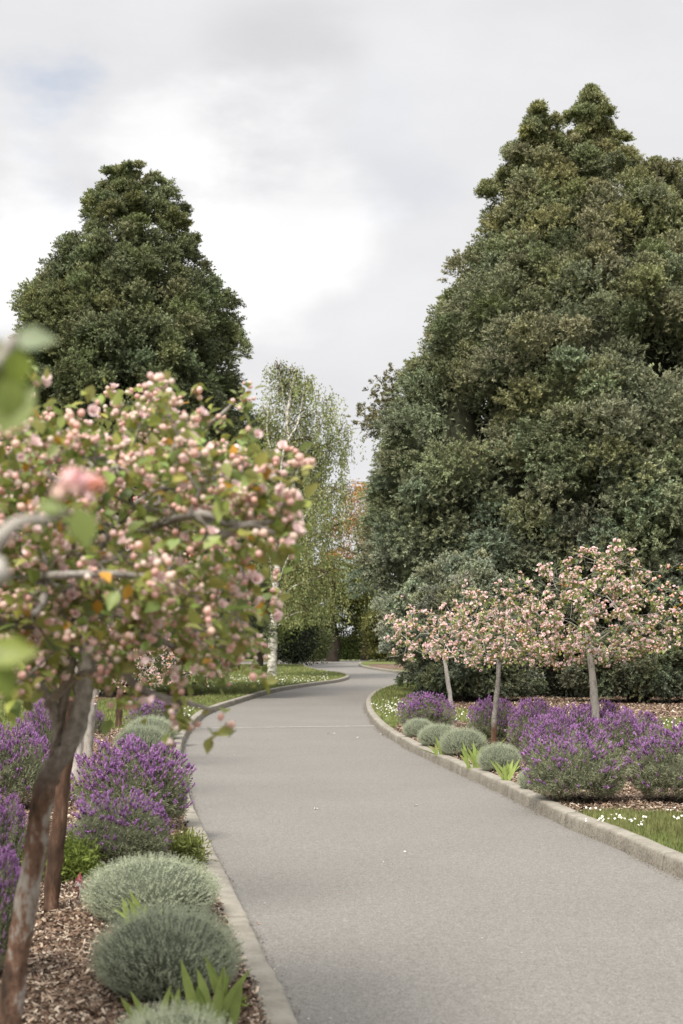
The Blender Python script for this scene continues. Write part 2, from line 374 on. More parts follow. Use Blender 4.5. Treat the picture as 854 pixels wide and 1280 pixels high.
def pg(pts, z=.1): return np.array([gp(a, b_, z)[:2] for a, b_ in pts])
li_near = LI[(LI[:, 1] > -8) & (np.arange(len(LI)) < len(LI)*.5)]
li_near = li_near[li_near[:, 1] < gp(232, 925, .1)[1]]
BED_L = np.vstack([li_near, pg([(200, 922), (170, 912), (120, 912), (60, 916), (-60, 920), (-300, 940)]), [(-8, 10), (-8, -8)]])
ri = RI[(RI[:, 1] > gp(700, 1020, .1)[1]) & (RI[:, 1] < gp(484, 913, .1)[1])]
ri = ri[:np.argmax(ri[:, 1])+1] if len(ri) else ri
BED_R = np.vstack([ri, pg([(500, 904), (560, 902), (640, 905), (760, 912), (854, 925), (1000, 930), (1250, 945), (1400, 1000), (1300, 1030), (1100, 1026), (854, 1018), (760, 1015), (715, 1018)])])
sheet('mulch_bed', BED_L, .104, M_MULCH, 'left planting bed of brown bark mulch')
sheet('mulch_bed', BED_R, .104, M_MULCH, 'right planting bed of bark mulch under the lavender')
def blobpoly(cx, cy, rx, ry, seed, n=40):
    q = np.random.default_rng(seed); t = np.arange(n)/n*2*math.pi
    r = 1+.06*np.sin(3*t+q.random()*6)+.04*np.sin(7*t+q.random()*6)+.015*q.normal(size=n)
    return np.stack([cx+rx*r*np.cos(t), cy+ry*r*np.sin(t)], 1)
MU1 = np.vstack([pg([(700, 897), (780, 898), (860, 899), (1100, 898), (1400, 890), (1400, 866), (1100, 860), (854, 858), (640, 858), (575, 862), (560, 870), (566, 884), (600, 893), (640, 897)])])
MU2 = blobpoly(-6.9, 38.6, 3.0, 2.9, 2)
MU3 = pg([(462, 830), (530, 829.5), (640, 831), (700, 834), (640, 838.5), (560, 838), (520, 837.5), (500, 837), (478, 836), (462, 834)])
sheet('mulch_bed', MU1, .104, M_MULCH, 'dry leaf and bark litter under the giant cypress')
sheet('mulch_bed', MU2, .104, M_MULCH, 'mulch circle under the left conifer')
sheet('mulch_bed', MU3, .104, M_MULCH, 'mulched island beyond the fork')
# pale seam across the road
a, b_ = gp(243, 910.5), gp(470, 907.5)
g = Geo(); xs = np.linspace(0, 1, 60); Pm = a[None]*(1-xs[:, None])+b_[None]*xs[:, None]; Pm[:, 2] = .004
wv = .055+.012*RNG.normal(size=60)
V = np.stack([Pm-np.array([0, 1, 0])*wv[:, None]*2, Pm+np.array([0, 1, 0])*wv[:, None]*2], 1).reshape(-1, 3)
i = np.arange(59)*2; g.add(V, np.stack([i, i+2, i+3, i+1], -1), (.4, .4, .4))
o = g.build('road_seam', mono('seam_mortar', (.27, .26, .24), .9, .1)); tag(o, 'pale transverse joint across the asphalt driveway', kind='structure')

# ---------------------------------------------------------------- grass, chips, daisies (uncountable)
MULCHES = [BED_L, BED_R, MU1, MU2, MU3]
def on_lawn(x, y, lawn):
    k = inpoly(x, y, lawn)
    for m_ in MULCHES: k &= ~inpoly(x, y, m_)
    return k
def blades(name, lawn, regions, label):
    g = Geo(); rng = np.random.default_rng(11)
    tv = np.array([(-.5, 0, 0), (.5, 0, 0), (0, .35, 1.)]); tf = [[0, 1, 2]]
    for (x0, x1, y0, y1, dens, hgt, wid) in regions:
        nn = int((x1-x0)*(y1-y0)*dens); x = rng.uniform(x0, x1, nn); y = rng.uniform(y0, y1, nn)
        k = on_lawn(x, y, lawn) & (np.abs(x) < .27*y+.8); x = x[k]; y = y[k]; nn = len(x)
        patch = .5+.5*np.sin(x*1.3+np.sin(y*1.7)*1.5)*np.sin(y*.9+x*.4)
        h = hgt*rng.uniform(.5, 1.3, nn)*(.75+.5*patch)
        th = rng.uniform(0, 6.28, nn); R = np.zeros((nn, 3, 3))
        R[:, 0, 0] = np.cos(th)*wid; R[:, 1, 0] = np.sin(th)*wid; R[:, 0, 1] = -np.sin(th)*h; R[:, 1, 1] = np.cos(th)*h; R[:, 2, 2] = h
        base = np.array([.145, .185, .055])[None]*(1-patch[:, None])+np.array([.21, .23, .085])[None]*patch[:, None]
        c = base*rng.uniform(.7, 1.25, (nn, 1)); dry = rng.random(nn) < .08; c[dry] = np.array([.30, .25, .13])
        g.scatter(tv, tf, R, np.stack([x, y, np.full(nn, .1)], 1), c)
    o = g.build(name, M_BLADE); tag(o, label, kind='stuff'); return o
blades('grass', LAWN_R, [(1.8, 7, 8, 13.5, 5200, .05, .006), (.3, 9, 13.5, 26, 900, .05, .011), (.3, 12, 26, 50, 230, .06, .02)], 'short green mown grass of the right lawn')
blades('grass', LAWN_L, [(-6, -1.5, 8, 26, 500, .05, .010), (-9, 0, 26, 50, 330, .06, .018), (-12, 1, 50, 90, 70, .07, .03)], 'mown grass of the left lawn')

def chips(name, regions, label):
    g = Geo(); rng = np.random.default_rng(5)
    tv = np.array([(-.5, -.5, 0), (.5, -.42, .02), (.46, .5, 0), (-.4, .45, .05)]); tf = [[0, 1, 2, 3]]
    pal = np.array([(.22, .155, .11), (.13, .085, .062), (.34, .26, .20), (.065, .044, .033), (.48, .40, .32), (.17, .11, .08)])
    for (poly, x0, x1, y0, y1, dens, size) in regions:
        nn = int((x1-x0)*(y1-y0)*dens); x = rng.uniform(x0, x1, nn); y = rng.uniform(y0, y1, nn)
        k = inpoly(x, y, poly) & (np.abs(x) < .27*y+.8); x = x[k]; y = y[k]; nn = len(x)
        d = unit(np.stack([rng.normal(size=nn)*.45, rng.normal(size=nn)*.45, np.ones(nn)], 1))
        R = frames(d, rng); s = np.stack([rng.uniform(.5, 1.7, nn)*size, rng.uniform(.2, .6, nn)*size, np.full(nn, size)], 1)
        c = pal[rng.integers(0, len(pal), nn)]*rng.uniform(.75, 1.2, (nn, 1))
        g.scatter(tv, tf, R*s[:, None, :], np.stack([x, y, .108+rng.uniform(0, .02, nn)], 1), c)
    o = g.build(name, M_CHIP); tag(o, label, kind='stuff')
chips('wood_chips', [(BED_L, -2.6, .1, 3.5, 9.5, 4200, .024), (BED_L, -6, 0, 9.5, 27, 900, .03)], 'loose wood chips covering the left bed')
chips('wood_chips', [(BED_R, 0, 8, 10.5, 27, 1700, .026), (MU1, 2, 14, 25, 46, 110, .06)], 'loose wood chips covering the right bed')

g = Geo(); rng = np.random.default_rng(21)
tv = np.array([(0, 0, .15)]+[(math.cos(t)*.5, math.sin(t)*.5, 0) for t in np.arange(6)/6*6.283]); tf = [[0, 1+i, 1+(i+1) % 6] for i in range(6)]
def daisies(pts, size, zz=.15):
    pts = np.array(pts); nn = len(pts)
    R = frames(unit(rng.normal(size=(nn, 3))*.3+np.array([-.1, -.5, 1])), rng)*(size*rng.uniform(.7, 1.2, nn))[:, None, None]
    T = np.concatenate([pts, np.full((nn, 1), zz)], 1)+rng.normal(size=(nn, 3))*.006
    g.scatter(tv, tf, R, T, (.82, .81, .76))
P_ = []
for (px, py, sx_, sy_, k) in [(774, 1021, 10, 2.5, 16), (752, 1023, 7, 2, 9), (803, 1022, 14, 3, 8), (848, 1022, 6, 2, 9), (838, 1012, 8, 2, 6), (790, 1026, 30, 7, 12), (735, 1011, 20, 3, 6), (730, 1024, 6, 3, 3)]:
    for _ in range(int(k*.6)+1):
        P_.append(gp(px+rng.normal()*sx_*.6, py+rng.normal()*sy_*.6, .15)[:2])
daisies(P_, .021)
P_ = [gp(rng.normal()*17+500, rng.normal()*5.5+884, .15)[:2] for _ in range(170)]
daisies([q for q in P_ if inpoly(np.array([q[0]]), np.array([q[1]]), LAWN_R)[0]], .03)
P_ = [gp(rng.uniform(770, 860), rng.normal()*4+905, .15)[:2] for _ in range(50)]; daisies(P_, .03)
P_ = [gp(rng.uniform(560, 600), rng.normal()*4+893, .15)[:2] for _ in range(30)]; daisies(P_, .03)
P_ = [gp(rng.uniform(250, 420), rng.normal()*4+850, .15)[:2] for _ in range(260)]
P_ += [gp(rng.uniform(230, 300), rng.normal()*5+890, .15)[:2] for _ in range(60)]
daisies([q for q in P_ if on_lawn(np.array([q[0]]), np.array([q[1]]), LAWN_L)[0]], .04)
o = g.build('daisies', M_DAISY); tag(o, 'tiny white daisies scattered through the lawns', kind='stuff')

# ---------------------------------------------------------------- generic leaf clumps
TRI = np.array([(-.5, 0, 0), (.5, 0, .12), (0, 0, 1.)]); TRIF = [[0, 1, 2]]
DIA = np.array([(0, 0, 0), (.5, .08, .45), (0, 0, 1.), (-.5, .08, .45)]); DIAF = [[0, 1, 2, 3]]
def sprays(g, C, D, n, length, width, spread, col, rng, vary=.25, template=(DIA, DIAF), up=.15):
    """n thin leaf faces fanning out from each point C along D"""
    m = len(C); P = np.repeat(C, n, 0); d = np.repeat(D, n, 0)
    dd = unit(d+rng.normal(size=(m*n, 3))*spread+np.array([0, 0, up]))
    Ls = np.repeat(np.broadcast_to(length, (m,)), n)*rng.uniform(.55, 1.25, m*n)
    R = frames(dd, rng)*np.stack([width*rng.uniform(.7, 1.3, m*n)*np.ones(m*n), np.full(m*n, width), Ls], 1)[:, None, :]
    col = np.asarray(col, float)
    c = (np.repeat(col, n, 0) if col.ndim == 2 else np.tile(col, (m*n, 1)))*rng.uniform(1-vary, 1+vary, (m*n, 1))
    g.scatter(template[0], template[1], R, P, c)

def plumes(g, C, D, n, axis, length, width, col, rng, vary=.2):
    """feathery sprays: n short scale-leaf faces set along a curved axis from each point C, tapering to a nodding tip"""
    m = len(C); u = rng.random(m*n)**.85; ax_ = np.repeat(axis*rng.uniform(.7, 1.3, m), n); d = np.repeat(D, n, 0)
    side = unit(np.cross(D, rdir(m, rng))); side = np.repeat(side, n, 0)*rng.choice([-1, 1], (m*n, 1))
    P = np.repeat(C, n, 0)+d*(u*ax_)[:, None]+np.array([0, 0, -1])*(u**2*ax_*.22)[:, None]
    dd = unit(d*.75+side*.75+rng.normal(size=(m*n, 3))*.32)
    Ls = length*(1.25-.8*u)*rng.uniform(.7, 1.3, m*n)
    R = frames(dd, rng)*np.stack([width*rng.uniform(.7, 1.3, m*n), np.full(m*n, width), Ls], 1)[:, None, :]
    c = np.repeat(col, n, 0)*rng.uniform(1-vary, 1+vary, (m*n, 1))*(.78+.42*u)[:, None]  # lighter young tips, with lit-tip contrast also put into the colour
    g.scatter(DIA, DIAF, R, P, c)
def crown(g, lobes, col_low, col_high, rng, billow=(.45, .95), per_m2=1.4, tufts=16, faces=20, length=.17, width=.05, core=True, zref=None, gcore=None, push=.35, flat=.8, up=.25, rough=.2):
    """billowy evergreen crown. lobes: (cx, cy, [(z, r), ...]); billows spread over the profile's surface,
    each a cauliflower of tufts, each tuft a fan of scale-leaf sprays"""
    allC, allN = [], []
    for li, (cx, cy, prof) in enumerate(lobes):
        prof = np.array(sorted(prof)); z = prof[:, 0]; r = prof[:, 1]
        zz = np.linspace(z[0], z[-1], 200); rr = np.interp(zz, z, r)
        ds = np.sqrt(np.gradient(zz)**2+np.gradient(rr)**2); area = 2*math.pi*(rr+.45)*ds
        n = max(8, int(area.sum()*per_m2)); cdf = np.cumsum(area)/area.sum()
        q = np.interp(rng.random(n), cdf, zz); a = rng.uniform(0, 2*math.pi, n)
        rq = np.interp(q, z, r)
        lump = 1+.055*np.sin(3*a+q*.8+li)+.045*np.sin(7*a-q*1.7)+.03*np.sin(13*a+q*2.9)
        rad_ = rq*lump+rng.normal(size=n)*rough
        C = np.stack([cx+rad_*np.cos(a), cy+rad_*np.sin(a), q], 1)
        slope = np.interp(q, zz, np.gradient(rr, zz))
        Nn = unit(np.stack([np.cos(a), np.sin(a), -slope], 1))
        keep = np.ones(n, bool)
        for lj, (ox, oy, pr2) in enumerate(lobes):
            if lj == li: continue
            pr2 = np.array(sorted(pr2)); rin = np.interp(C[:, 2], pr2[:, 0], pr2[:, 1], left=0, right=0)
            keep &= ~(np.hypot(C[:, 0]-ox, C[:, 1]-oy) < rin-.7)
        allC.append(C[keep]); allN.append(Nn[keep])
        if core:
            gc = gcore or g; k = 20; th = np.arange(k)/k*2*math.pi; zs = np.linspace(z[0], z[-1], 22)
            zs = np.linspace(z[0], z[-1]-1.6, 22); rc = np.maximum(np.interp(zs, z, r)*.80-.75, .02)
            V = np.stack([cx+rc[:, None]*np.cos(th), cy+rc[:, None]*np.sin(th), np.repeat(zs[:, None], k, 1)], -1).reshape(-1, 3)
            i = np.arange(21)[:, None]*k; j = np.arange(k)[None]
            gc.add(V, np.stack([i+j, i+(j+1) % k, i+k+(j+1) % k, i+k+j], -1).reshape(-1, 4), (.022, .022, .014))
    C = np.concatenate(allC); Nn = np.concatenate(allN); n = len(C)
    z0, z1 = zref or (C[:, 2].min(), C[:, 2].max())
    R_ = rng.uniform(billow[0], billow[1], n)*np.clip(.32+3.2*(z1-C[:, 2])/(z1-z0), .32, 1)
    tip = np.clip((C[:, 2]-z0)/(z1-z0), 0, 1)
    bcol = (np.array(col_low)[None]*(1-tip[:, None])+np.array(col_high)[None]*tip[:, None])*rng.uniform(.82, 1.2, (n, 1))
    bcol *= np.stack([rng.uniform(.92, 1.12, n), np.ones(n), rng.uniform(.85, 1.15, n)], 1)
    d = unit(np.repeat(Nn, tufts, 0)*.75+rdir(n*tufts, rng)+np.array([0, 0, .28]))
    rb = np.repeat(R_, tufts)
    T = np.repeat(C, tufts, 0)+d*rb[:, None]*rng.uniform(.55, 1.05, (n*tufts, 1))*np.array([1, 1, flat])+np.repeat(Nn, tufts, 0)*(-.35*rb[:, None]+push*.3)
    tc_ = np.repeat(bcol, tufts, 0)*rng.uniform(.78, 1.25, (n*tufts, 1))
    ok = T[:, 2] > .16
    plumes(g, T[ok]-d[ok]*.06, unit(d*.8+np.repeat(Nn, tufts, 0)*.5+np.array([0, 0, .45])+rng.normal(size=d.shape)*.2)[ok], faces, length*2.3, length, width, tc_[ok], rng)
    # older foliage filling the depth behind the outer tufts
    m_ = int(n*110); q = rng.integers(0, n, m_)
    F_ = C[q]+np.clip(rng.normal(size=(m_, 3)), -1.6, 1.6)*R_[q][:, None]*.5-Nn[q]*(R_[q]*.95)[:, None]; ok = F_[:, 2] > .2
    sprays(g, F_[ok], unit(Nn[q]+rng.normal(size=(m_, 3))*.5)[ok], 3, length*1.3, width*1.5, .8, bcol[q][ok], rng, .25, up=up)
    return C, Nn

def px_prof(pts, Y, axis_px):      # profile from heights and half widths seen at depth Y
    return [(at(axis_px, y, Y)[2], w_/FPX*Y) for y, w_ in pts]
def branch_tube(g, pts, r0, r1, col=(.3, .3, .3), sides=6, n=6, rough=.05, m=0):
    P = catmull(pts, n); tube(g, P, np.linspace(r0, r1, len(P)), col, sides, m, rough)

# ---------------------------------------------------------------- giant cypress on the right
YR = 42.0
def conifer_parts(root, ox, oy, h, r0, mtl=M_DARKB):
    gt = Geo(); P = np.array([(0, 0, -.3), (.05, 0, .5), (0, .03, h*.5), (0, 0, h*.8)]); branch_tube(gt, P, r0, .05, sides=12, n=10, rough=.08)
    gt.build('trunk', mtl, root)
rng = np.random.default_rng(101)
ax = at(738, 800, YR)
root = empty('cypress_tree', (ax[0], YR, .1), 'giant grey-green cypress with twin tips towering behind the blossom trees on the right', 'tree')
g = Geo()
main = px_prof([(118, 2), (150, 18), (200, 48), (250, 90), (300, 126), (350, 164), (400, 200), (450, 222), (520, 236), (600, 262), (660, 268), (720, 258), (770, 225), (812, 170)], YR, 738)
main = [(z-.1, r*.91) for z, r in main]
def loc(px, y_): p = at(px, 500, y_); return p[0]-ax[0], y_-YR
l2 = px_prof([(142, 1), (165, 7), (190, 16), (230, 32), (290, 48), (350, 82), (420, 110), (480, 60)], YR-.8, 683); l2 = [(z-.1, r) for z, r in l2]
l3 = px_prof([(208, 2), (235, 18), (280, 60), (350, 95), (450, 130), (560, 120)], YR-.5, 826); l3 = [(z-.1, r) for z, r in l3]
l4 = px_prof([(420, 10), (460, 42), (520, 72), (600, 95), (680, 105), (740, 90), (790, 45)], YR-2, 585); l4 = [(z-.1, r) for z, r in l4]
l5 = px_prof([(470, 12), (520, 70), (600, 120), (700, 120), (780, 80)], YR-3.2, 800); l5 = [(z-.1, r) for z, r in l5]
lobes = [(.28, 0, main)]+[(*loc(676, YR-.8), l2), (*loc(828, YR-.5), l3), (*loc(578, YR-2), l4), (*loc(800, YR-3.2), l5)]
gc = Geo()
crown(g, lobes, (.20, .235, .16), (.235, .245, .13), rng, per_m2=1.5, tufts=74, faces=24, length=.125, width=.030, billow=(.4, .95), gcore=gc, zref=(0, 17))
def spire(g, x, y, z, L_, col, rng, w_=.22):
    t = rng.random(260); a_ = rng.uniform(0, 6.28, 260); rr = w_*(1-t)*rng.random(260)**.5
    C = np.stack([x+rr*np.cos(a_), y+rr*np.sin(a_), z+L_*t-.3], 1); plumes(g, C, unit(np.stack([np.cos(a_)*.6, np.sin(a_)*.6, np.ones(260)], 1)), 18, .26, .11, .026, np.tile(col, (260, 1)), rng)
for sx_, sy_, sz_, sl2 in [(.28, 0, main[0][0], .55), (.0, .2, main[0][0]-.35, .4), (*loc(676, YR-.8), l2[0][0], .5), (*loc(668, YR-.8), l2[0][0]-.7, .45), (*loc(655, YR-.6), l2[0][0]-1.3, .5), (*loc(636, YR-.6), l2[0][0]-1.7, .4), (*loc(612, YR-.6), l2[0][0]-2.2, .45), (*loc(826, YR-.5), l3[0][0], .5), (*loc(843, YR-.5), l3[0][0]-.6, .4)]:
    spire(g, sx_, sy_, sz_, sl2*.8, (.22, .235, .12), rng, .32)
# the loose bough sticking out on the left
for (px, py, k) in [(466, 520, 5), (482, 497, 6), (476, 535, 5), (495, 515, 6), (492, 475, 4), (500, 560, 6)]:
    c0 = at(px, py, YR-1.5)-np.array([ax[0], YR, .1])
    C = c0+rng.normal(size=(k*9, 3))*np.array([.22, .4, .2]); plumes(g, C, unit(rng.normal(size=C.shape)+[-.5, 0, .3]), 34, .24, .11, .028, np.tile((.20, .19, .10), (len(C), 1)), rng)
for i_ in range(26):               # ragged tips on the skyline
    a_ = rng.uniform(0, 6.28); zt = rng.uniform(9, 17.2); zz, rr = zip(*sorted(main)); rt = np.interp(zt, zz, rr)
    b0 = np.array([rt*.9*math.cos(a_), rt*.9*math.sin(a_), zt]); L_ = rng.uniform(.3, .6)
    for t in np.linspace(0, 1, 6):
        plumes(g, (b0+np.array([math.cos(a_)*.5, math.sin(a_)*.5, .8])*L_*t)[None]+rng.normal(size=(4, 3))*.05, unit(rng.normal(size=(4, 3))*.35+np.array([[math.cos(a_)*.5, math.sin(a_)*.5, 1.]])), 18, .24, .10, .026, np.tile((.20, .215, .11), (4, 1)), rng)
g.build('crown', M_CON, root)
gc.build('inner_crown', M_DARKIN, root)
gt = Geo()
for pts in [[(-1, 0, 7.0), at(500, 548, YR-1)-ax, at(478, 545, YR-1.5)-ax+[0, 0, ax[2]*0]], [(-1, 0, 8), at(505, 500, YR-1)-ax, at(482, 505, YR-1.5)-ax]]:
    P = [np.array(q, float) for q in pts]
    for q in P[1:]: q[2] += ax[2]-.1; q[1] = q[1]
    branch_tube(gt, P, .09, .03)
gt.build('bough', M_DARKB, root)
conifer_parts(root, 0, 0, 17, .6)

# ---------------------------------------------------------------- conifer on the left
YL = 40.0
rng = np.random.default_rng(102); ax2 = at(158, 800, YL)
root = empty('conifer_tree', (ax2[0], YL, .1), 'dark green conical conifer rising behind the pink blossom tree on the left', 'tree')
g = Geo(); gc = Geo()
ml = px_prof([(211, 6), (235, 38), (270, 60), (310, 80), (350, 98), (390, 118), (440, 132), (500, 138), (560, 142), (620, 158), (700, 172), (780, 165), (840, 120)], YL, 165); ml = [(z-.1, r*.87) for z, r in ml]
def loc2(px, y_): p = at(px, 500, y_); return p[0]-ax2[0], y_-YL
la = px_prof([(330, 8), (370, 40), (420, 62), (500, 80), (600, 90)], YL-.3, 68); la = [(z-.1, r) for z, r in la]
lb = px_prof([(405, 4), (430, 28), (480, 50), (560, 64), (640, 66)], YL-.3, 235); lb = [(z-.1, r) for z, r in lb]
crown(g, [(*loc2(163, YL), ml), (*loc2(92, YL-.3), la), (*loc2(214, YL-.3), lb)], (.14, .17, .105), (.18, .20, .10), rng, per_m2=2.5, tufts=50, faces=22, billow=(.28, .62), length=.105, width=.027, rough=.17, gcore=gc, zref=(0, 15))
for i_ in range(30):
    a_ = rng.uniform(0, 6.28); zt = rng.uniform(6, 14.6); zz, rr = zip(*sorted(ml)); rt = np.interp(zt, zz, rr)
    b0 = np.array([rt*.92*math.cos(a_), rt*.92*math.sin(a_), zt]); L_ = rng.uniform(.25, .5)
    for t in np.linspace(0, 1, 5):
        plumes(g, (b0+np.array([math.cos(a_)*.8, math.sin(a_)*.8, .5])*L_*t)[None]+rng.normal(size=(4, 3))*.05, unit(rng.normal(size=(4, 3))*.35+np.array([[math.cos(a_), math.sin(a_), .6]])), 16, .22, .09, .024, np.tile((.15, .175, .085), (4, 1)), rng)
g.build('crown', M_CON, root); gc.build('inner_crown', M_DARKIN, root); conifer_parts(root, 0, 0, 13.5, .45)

# ---------------------------------------------------------------- shrubs and trees of leaf clumps
def leafy(name, cat, label, base, lobes, col, seed, leaf=(.14, .08), nclump=60, per=60, trunk=None, col2=None, m=M_TREE, group=None, droop=.0, limbs=0, core=.55, bark=M_DARKB):
    """lobes: (x, y, z, rx, ry, rz) relative to base; each filled with clumps near its surface"""
    rng = np.random.default_rng(seed); root = empty(name, base, label, cat, group); g = Geo()
    for (x, y, z, rx, ry, rz) in lobes:
        n = max(6, int(nclump*1.7*(rx*rz)/1.0)); d = rdir(n, rng); q = rng.uniform(.62, 1.03, (n, 1))
        C = np.array([x, y, z])+d*q*np.array([rx, ry, rz]); ok = C[:, 2] > min(.05, rz*.2); C = C[ok]; d = d[ok]; n = len(C)
        if n == 0: continue
        cs = min(.30*min(rx, rz)**.5, .4*min(rx, rz))
        cc = np.array(col)*rng.uniform(.72, 1.28, (n, 1))
        if col2 is not None:
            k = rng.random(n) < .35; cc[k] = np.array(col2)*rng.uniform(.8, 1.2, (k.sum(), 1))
        P = np.repeat(C, per, 0)+rng.normal(size=(n*per, 3))*cs*np.array([1, 1, .65])
        dd = unit(np.repeat(d, per, 0)*.5+rng.normal(size=(n*per, 3))*.6+np.array([0, 0, .2-droop]))
        R = frames(dd, rng)*np.stack([leaf[1]*rng.uniform(.7, 1.3, n*per), np.full(n*per, leaf[1]), leaf[0]*rng.uniform(.7, 1.3, n*per)], 1)[:, None, :]
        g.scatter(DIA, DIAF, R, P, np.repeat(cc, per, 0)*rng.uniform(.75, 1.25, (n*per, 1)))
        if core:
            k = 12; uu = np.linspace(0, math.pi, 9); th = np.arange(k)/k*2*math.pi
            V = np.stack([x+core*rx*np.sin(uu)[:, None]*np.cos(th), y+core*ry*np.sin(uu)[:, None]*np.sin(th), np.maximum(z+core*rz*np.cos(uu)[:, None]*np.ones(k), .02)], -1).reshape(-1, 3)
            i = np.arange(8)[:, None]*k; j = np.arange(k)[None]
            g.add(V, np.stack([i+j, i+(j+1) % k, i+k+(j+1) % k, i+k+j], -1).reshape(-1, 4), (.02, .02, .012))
    g.build('crown' if trunk else 'foliage', m, root)
    if trunk:
        gt = Geo(); h, r = trunk
        P = np.array([(0, 0, -.3), (.03*h, 0, h*.3), (-.01*h, 0, h*.65), (.02*h, 0, h)]); branch_tube(gt, P, r, r*.35, sides=10, rough=.07)
        for i_ in range(limbs):
            z_ = h*rng.uniform(.35, .9); L_ = lobes[rng.integers(len(lobes))]; e = np.array(L_[:3])+rng.normal(size=3)*np.array(L_[3:])*.45
            s_ = np.array([0, 0, z_]); mid = (s_+e)/2+rng.normal(size=3)*.25; branch_tube(gt, [s_, mid, e], r*.35, r*.06)
        gt.build('trunk', bark, root)
    else:
        gt = Geo()
        for i_ in range(5):
            L_ = lobes[i_ % len(lobes)]; q_ = min(1, L_[5]); branch_tube(gt, [(0, 0, -.1*q_), (L_[0]*.4, L_[1]*.4, L_[2]*.5), np.array(L_[:3])+rng.normal(size=3)*.15*q_], .05*q_, .015*q_)
        gt.build('stem', bark, root)
    return root
def base_at(px, Y, z=.1): p = at(px, 800, Y); return np.array([p[0], Y, z])

# pale bulge and shrubs below the giant, plus a leaf block as painted shade
def skirt(name, cat, label, base, lobes, col, seed, dens=4.5, billow=(.2, .42), length=.085, width=.024):
    rng = np.random.default_rng(seed); root = empty(name, base, label, cat); g = Geo(); gc = Geo()
    crown(g, lobes, col, tuple(q*1.15 for q in col), rng, per_m2=dens, tufts=36, faces=20, billow=billow, length=length, width=width, gcore=gc, rough=.16, zref=(0, 8))
    g.build('foliage', M_CON, root)
    gt = Geo()
    for x, y, pr in lobes:
        for k in range(4):
            zt = pr[len(pr)//2][0]; branch_tube(gt, [(0, 0, -.1), (x*.5+rng.normal()*.1, y*.5, zt*.5), (x+rng.normal()*.3, y+rng.normal()*.3, zt)], .06, .02)
    gt.build('stem', M_DARKB, root)
skirt('pale_conifer', 'tree', 'pale grey-green feathery young conifer in front of the giant cypress', base_at(560, 37), [(.1, 0, [(.3, .5), (1.3, .8), (2.3, 1.05), (3.0, .75), (3.5, .1)]), (-.85, 0, [(1.0, .3), (1.8, .6), (2.5, .45), (2.85, .1)]), (.85, .1, [(1.2, .3), (2.4, .65), (3.2, .45), (3.6, .1)])], (.27, .305, .215), 31)
skirt('dark_shrub_and_shade', 'shrub', 'rounded dark evergreen shrub under the two left blossom trees at the right lawn', base_at(590, 35), [(-.35, 0, [(.1, .6), (.7, .85), (1.2, .6), (1.55, .1)]), (.5, .1, [(.1, .5), (.6, .75), (1.1, .55), (1.45, .1)]), (-.75, 0, [(.4, .2), (.9, .45), (1.4, .3), (1.65, .05)])], (.10, .12, .075), 32)
skirt('dark_shrub_and_shade', 'shrub', 'broad dark evergreen shrub with loose boughs behind the largest blossom tree', base_at(790, 34.5), [(-.6, .2, [(.1, .4), (.7, .6), (1.2, .4), (1.5, .1)]), (.3, -.2, [(.1, .5), (.8, .85), (1.5, .6), (1.95, .1)]), (1.5, .1, [(.1, .5), (.6, .8), (1.1, .6), (1.5, .1)]), (2.7, 0, [(.1, .6), (.8, 1.0), (1.6, .7), (2.1, .1)])], (.12, .14, .088), 33)
leafy('dark_shrub_and_shade', 'shrub', 'near-black leaf block standing in for interior shade, left of the largest blossom trunk', base_at(707, 37.5),
      [(0, 0, .6, .62, .6, .75), (-.1, 0, 1.2, .6, .6, .55)], (.03, .034, .022), 34, leaf=(.08, .05), nclump=90, per=60, core=.85)  # dark leaf block placed where only interior shade shows, shade put into its colour

# background beyond the road
BG = 104.0
leafy('columnar_conifer', 'tree', 'dense black-green columnar conifer beside the birch trunk at the road bend', base_at(366, 90),
      [(0, 0, 1.6, 1.25, 1.2, 1.7), (0, 0, 3.6, 1.05, 1, 1.8), (-.1, 0, 5.3, .7, .7, 1.3)], (.035, .045, .024), 41, leaf=(.18, .09), nclump=40, per=70, core=.8)
leafy('oak_tree', 'tree', 'spreading olive-green tree with dark trunk in the gap beyond the road', base_at(415, 106),
      [(0, 0, 4.3, 2.4, 2, 1.3), (1.7, -.5, 5.2, 1.6, 1.5, 1.1), (-2.0, 0, 5.6, 1.9, 1.6, 1.5), (2.5, 0, 3.4, 1.4, 1.3, 1.0), (-1.8, 0, 2.9, 1.3, 1.2, 1.0), (-3.6, 0, 3.4, 1.3, 1.2, 1.4), (-1.2, 1, 2.2, 1.1, 1, .7), (1.3, 1.2, 2.3, 1.2, 1, .7), (.3, 0, 6.4, 1.9, 1.6, 1.1)], (.13, .145, .05), 42, leaf=(.2, .11), nclump=20, per=48, trunk=(5, .55), limbs=8, core=0, col2=(.15, .155, .04))
leafy('autumn_tree', 'tree', 'tall rust and bronze leaved tree between the birch and the giant cypress', base_at(455, 112),
      [(0, 0, 12.2, 1.7, 1.5, 1.6), (-1.0, .3, 10.0, 1.9, 1.5, 1.3), (1.2, 0, 10.6, 1.6, 1.5, 1.6), (.8, 0, 8.2, 1.8, 1.5, 1.2), (-1.9, 0, 7.6, 1.4, 1.3, 1.0), (2.5, 0, 13.2, 1.2, 1.2, 1.2), (2.6, 0, 9, 1.4, 1.3, 1.6)], (.34, .17, .09), 43, leaf=(.2, .11), nclump=10, per=42, trunk=(11.5, .34), limbs=26, core=0, col2=(.50, .27, .06), bark=M_DARKB)
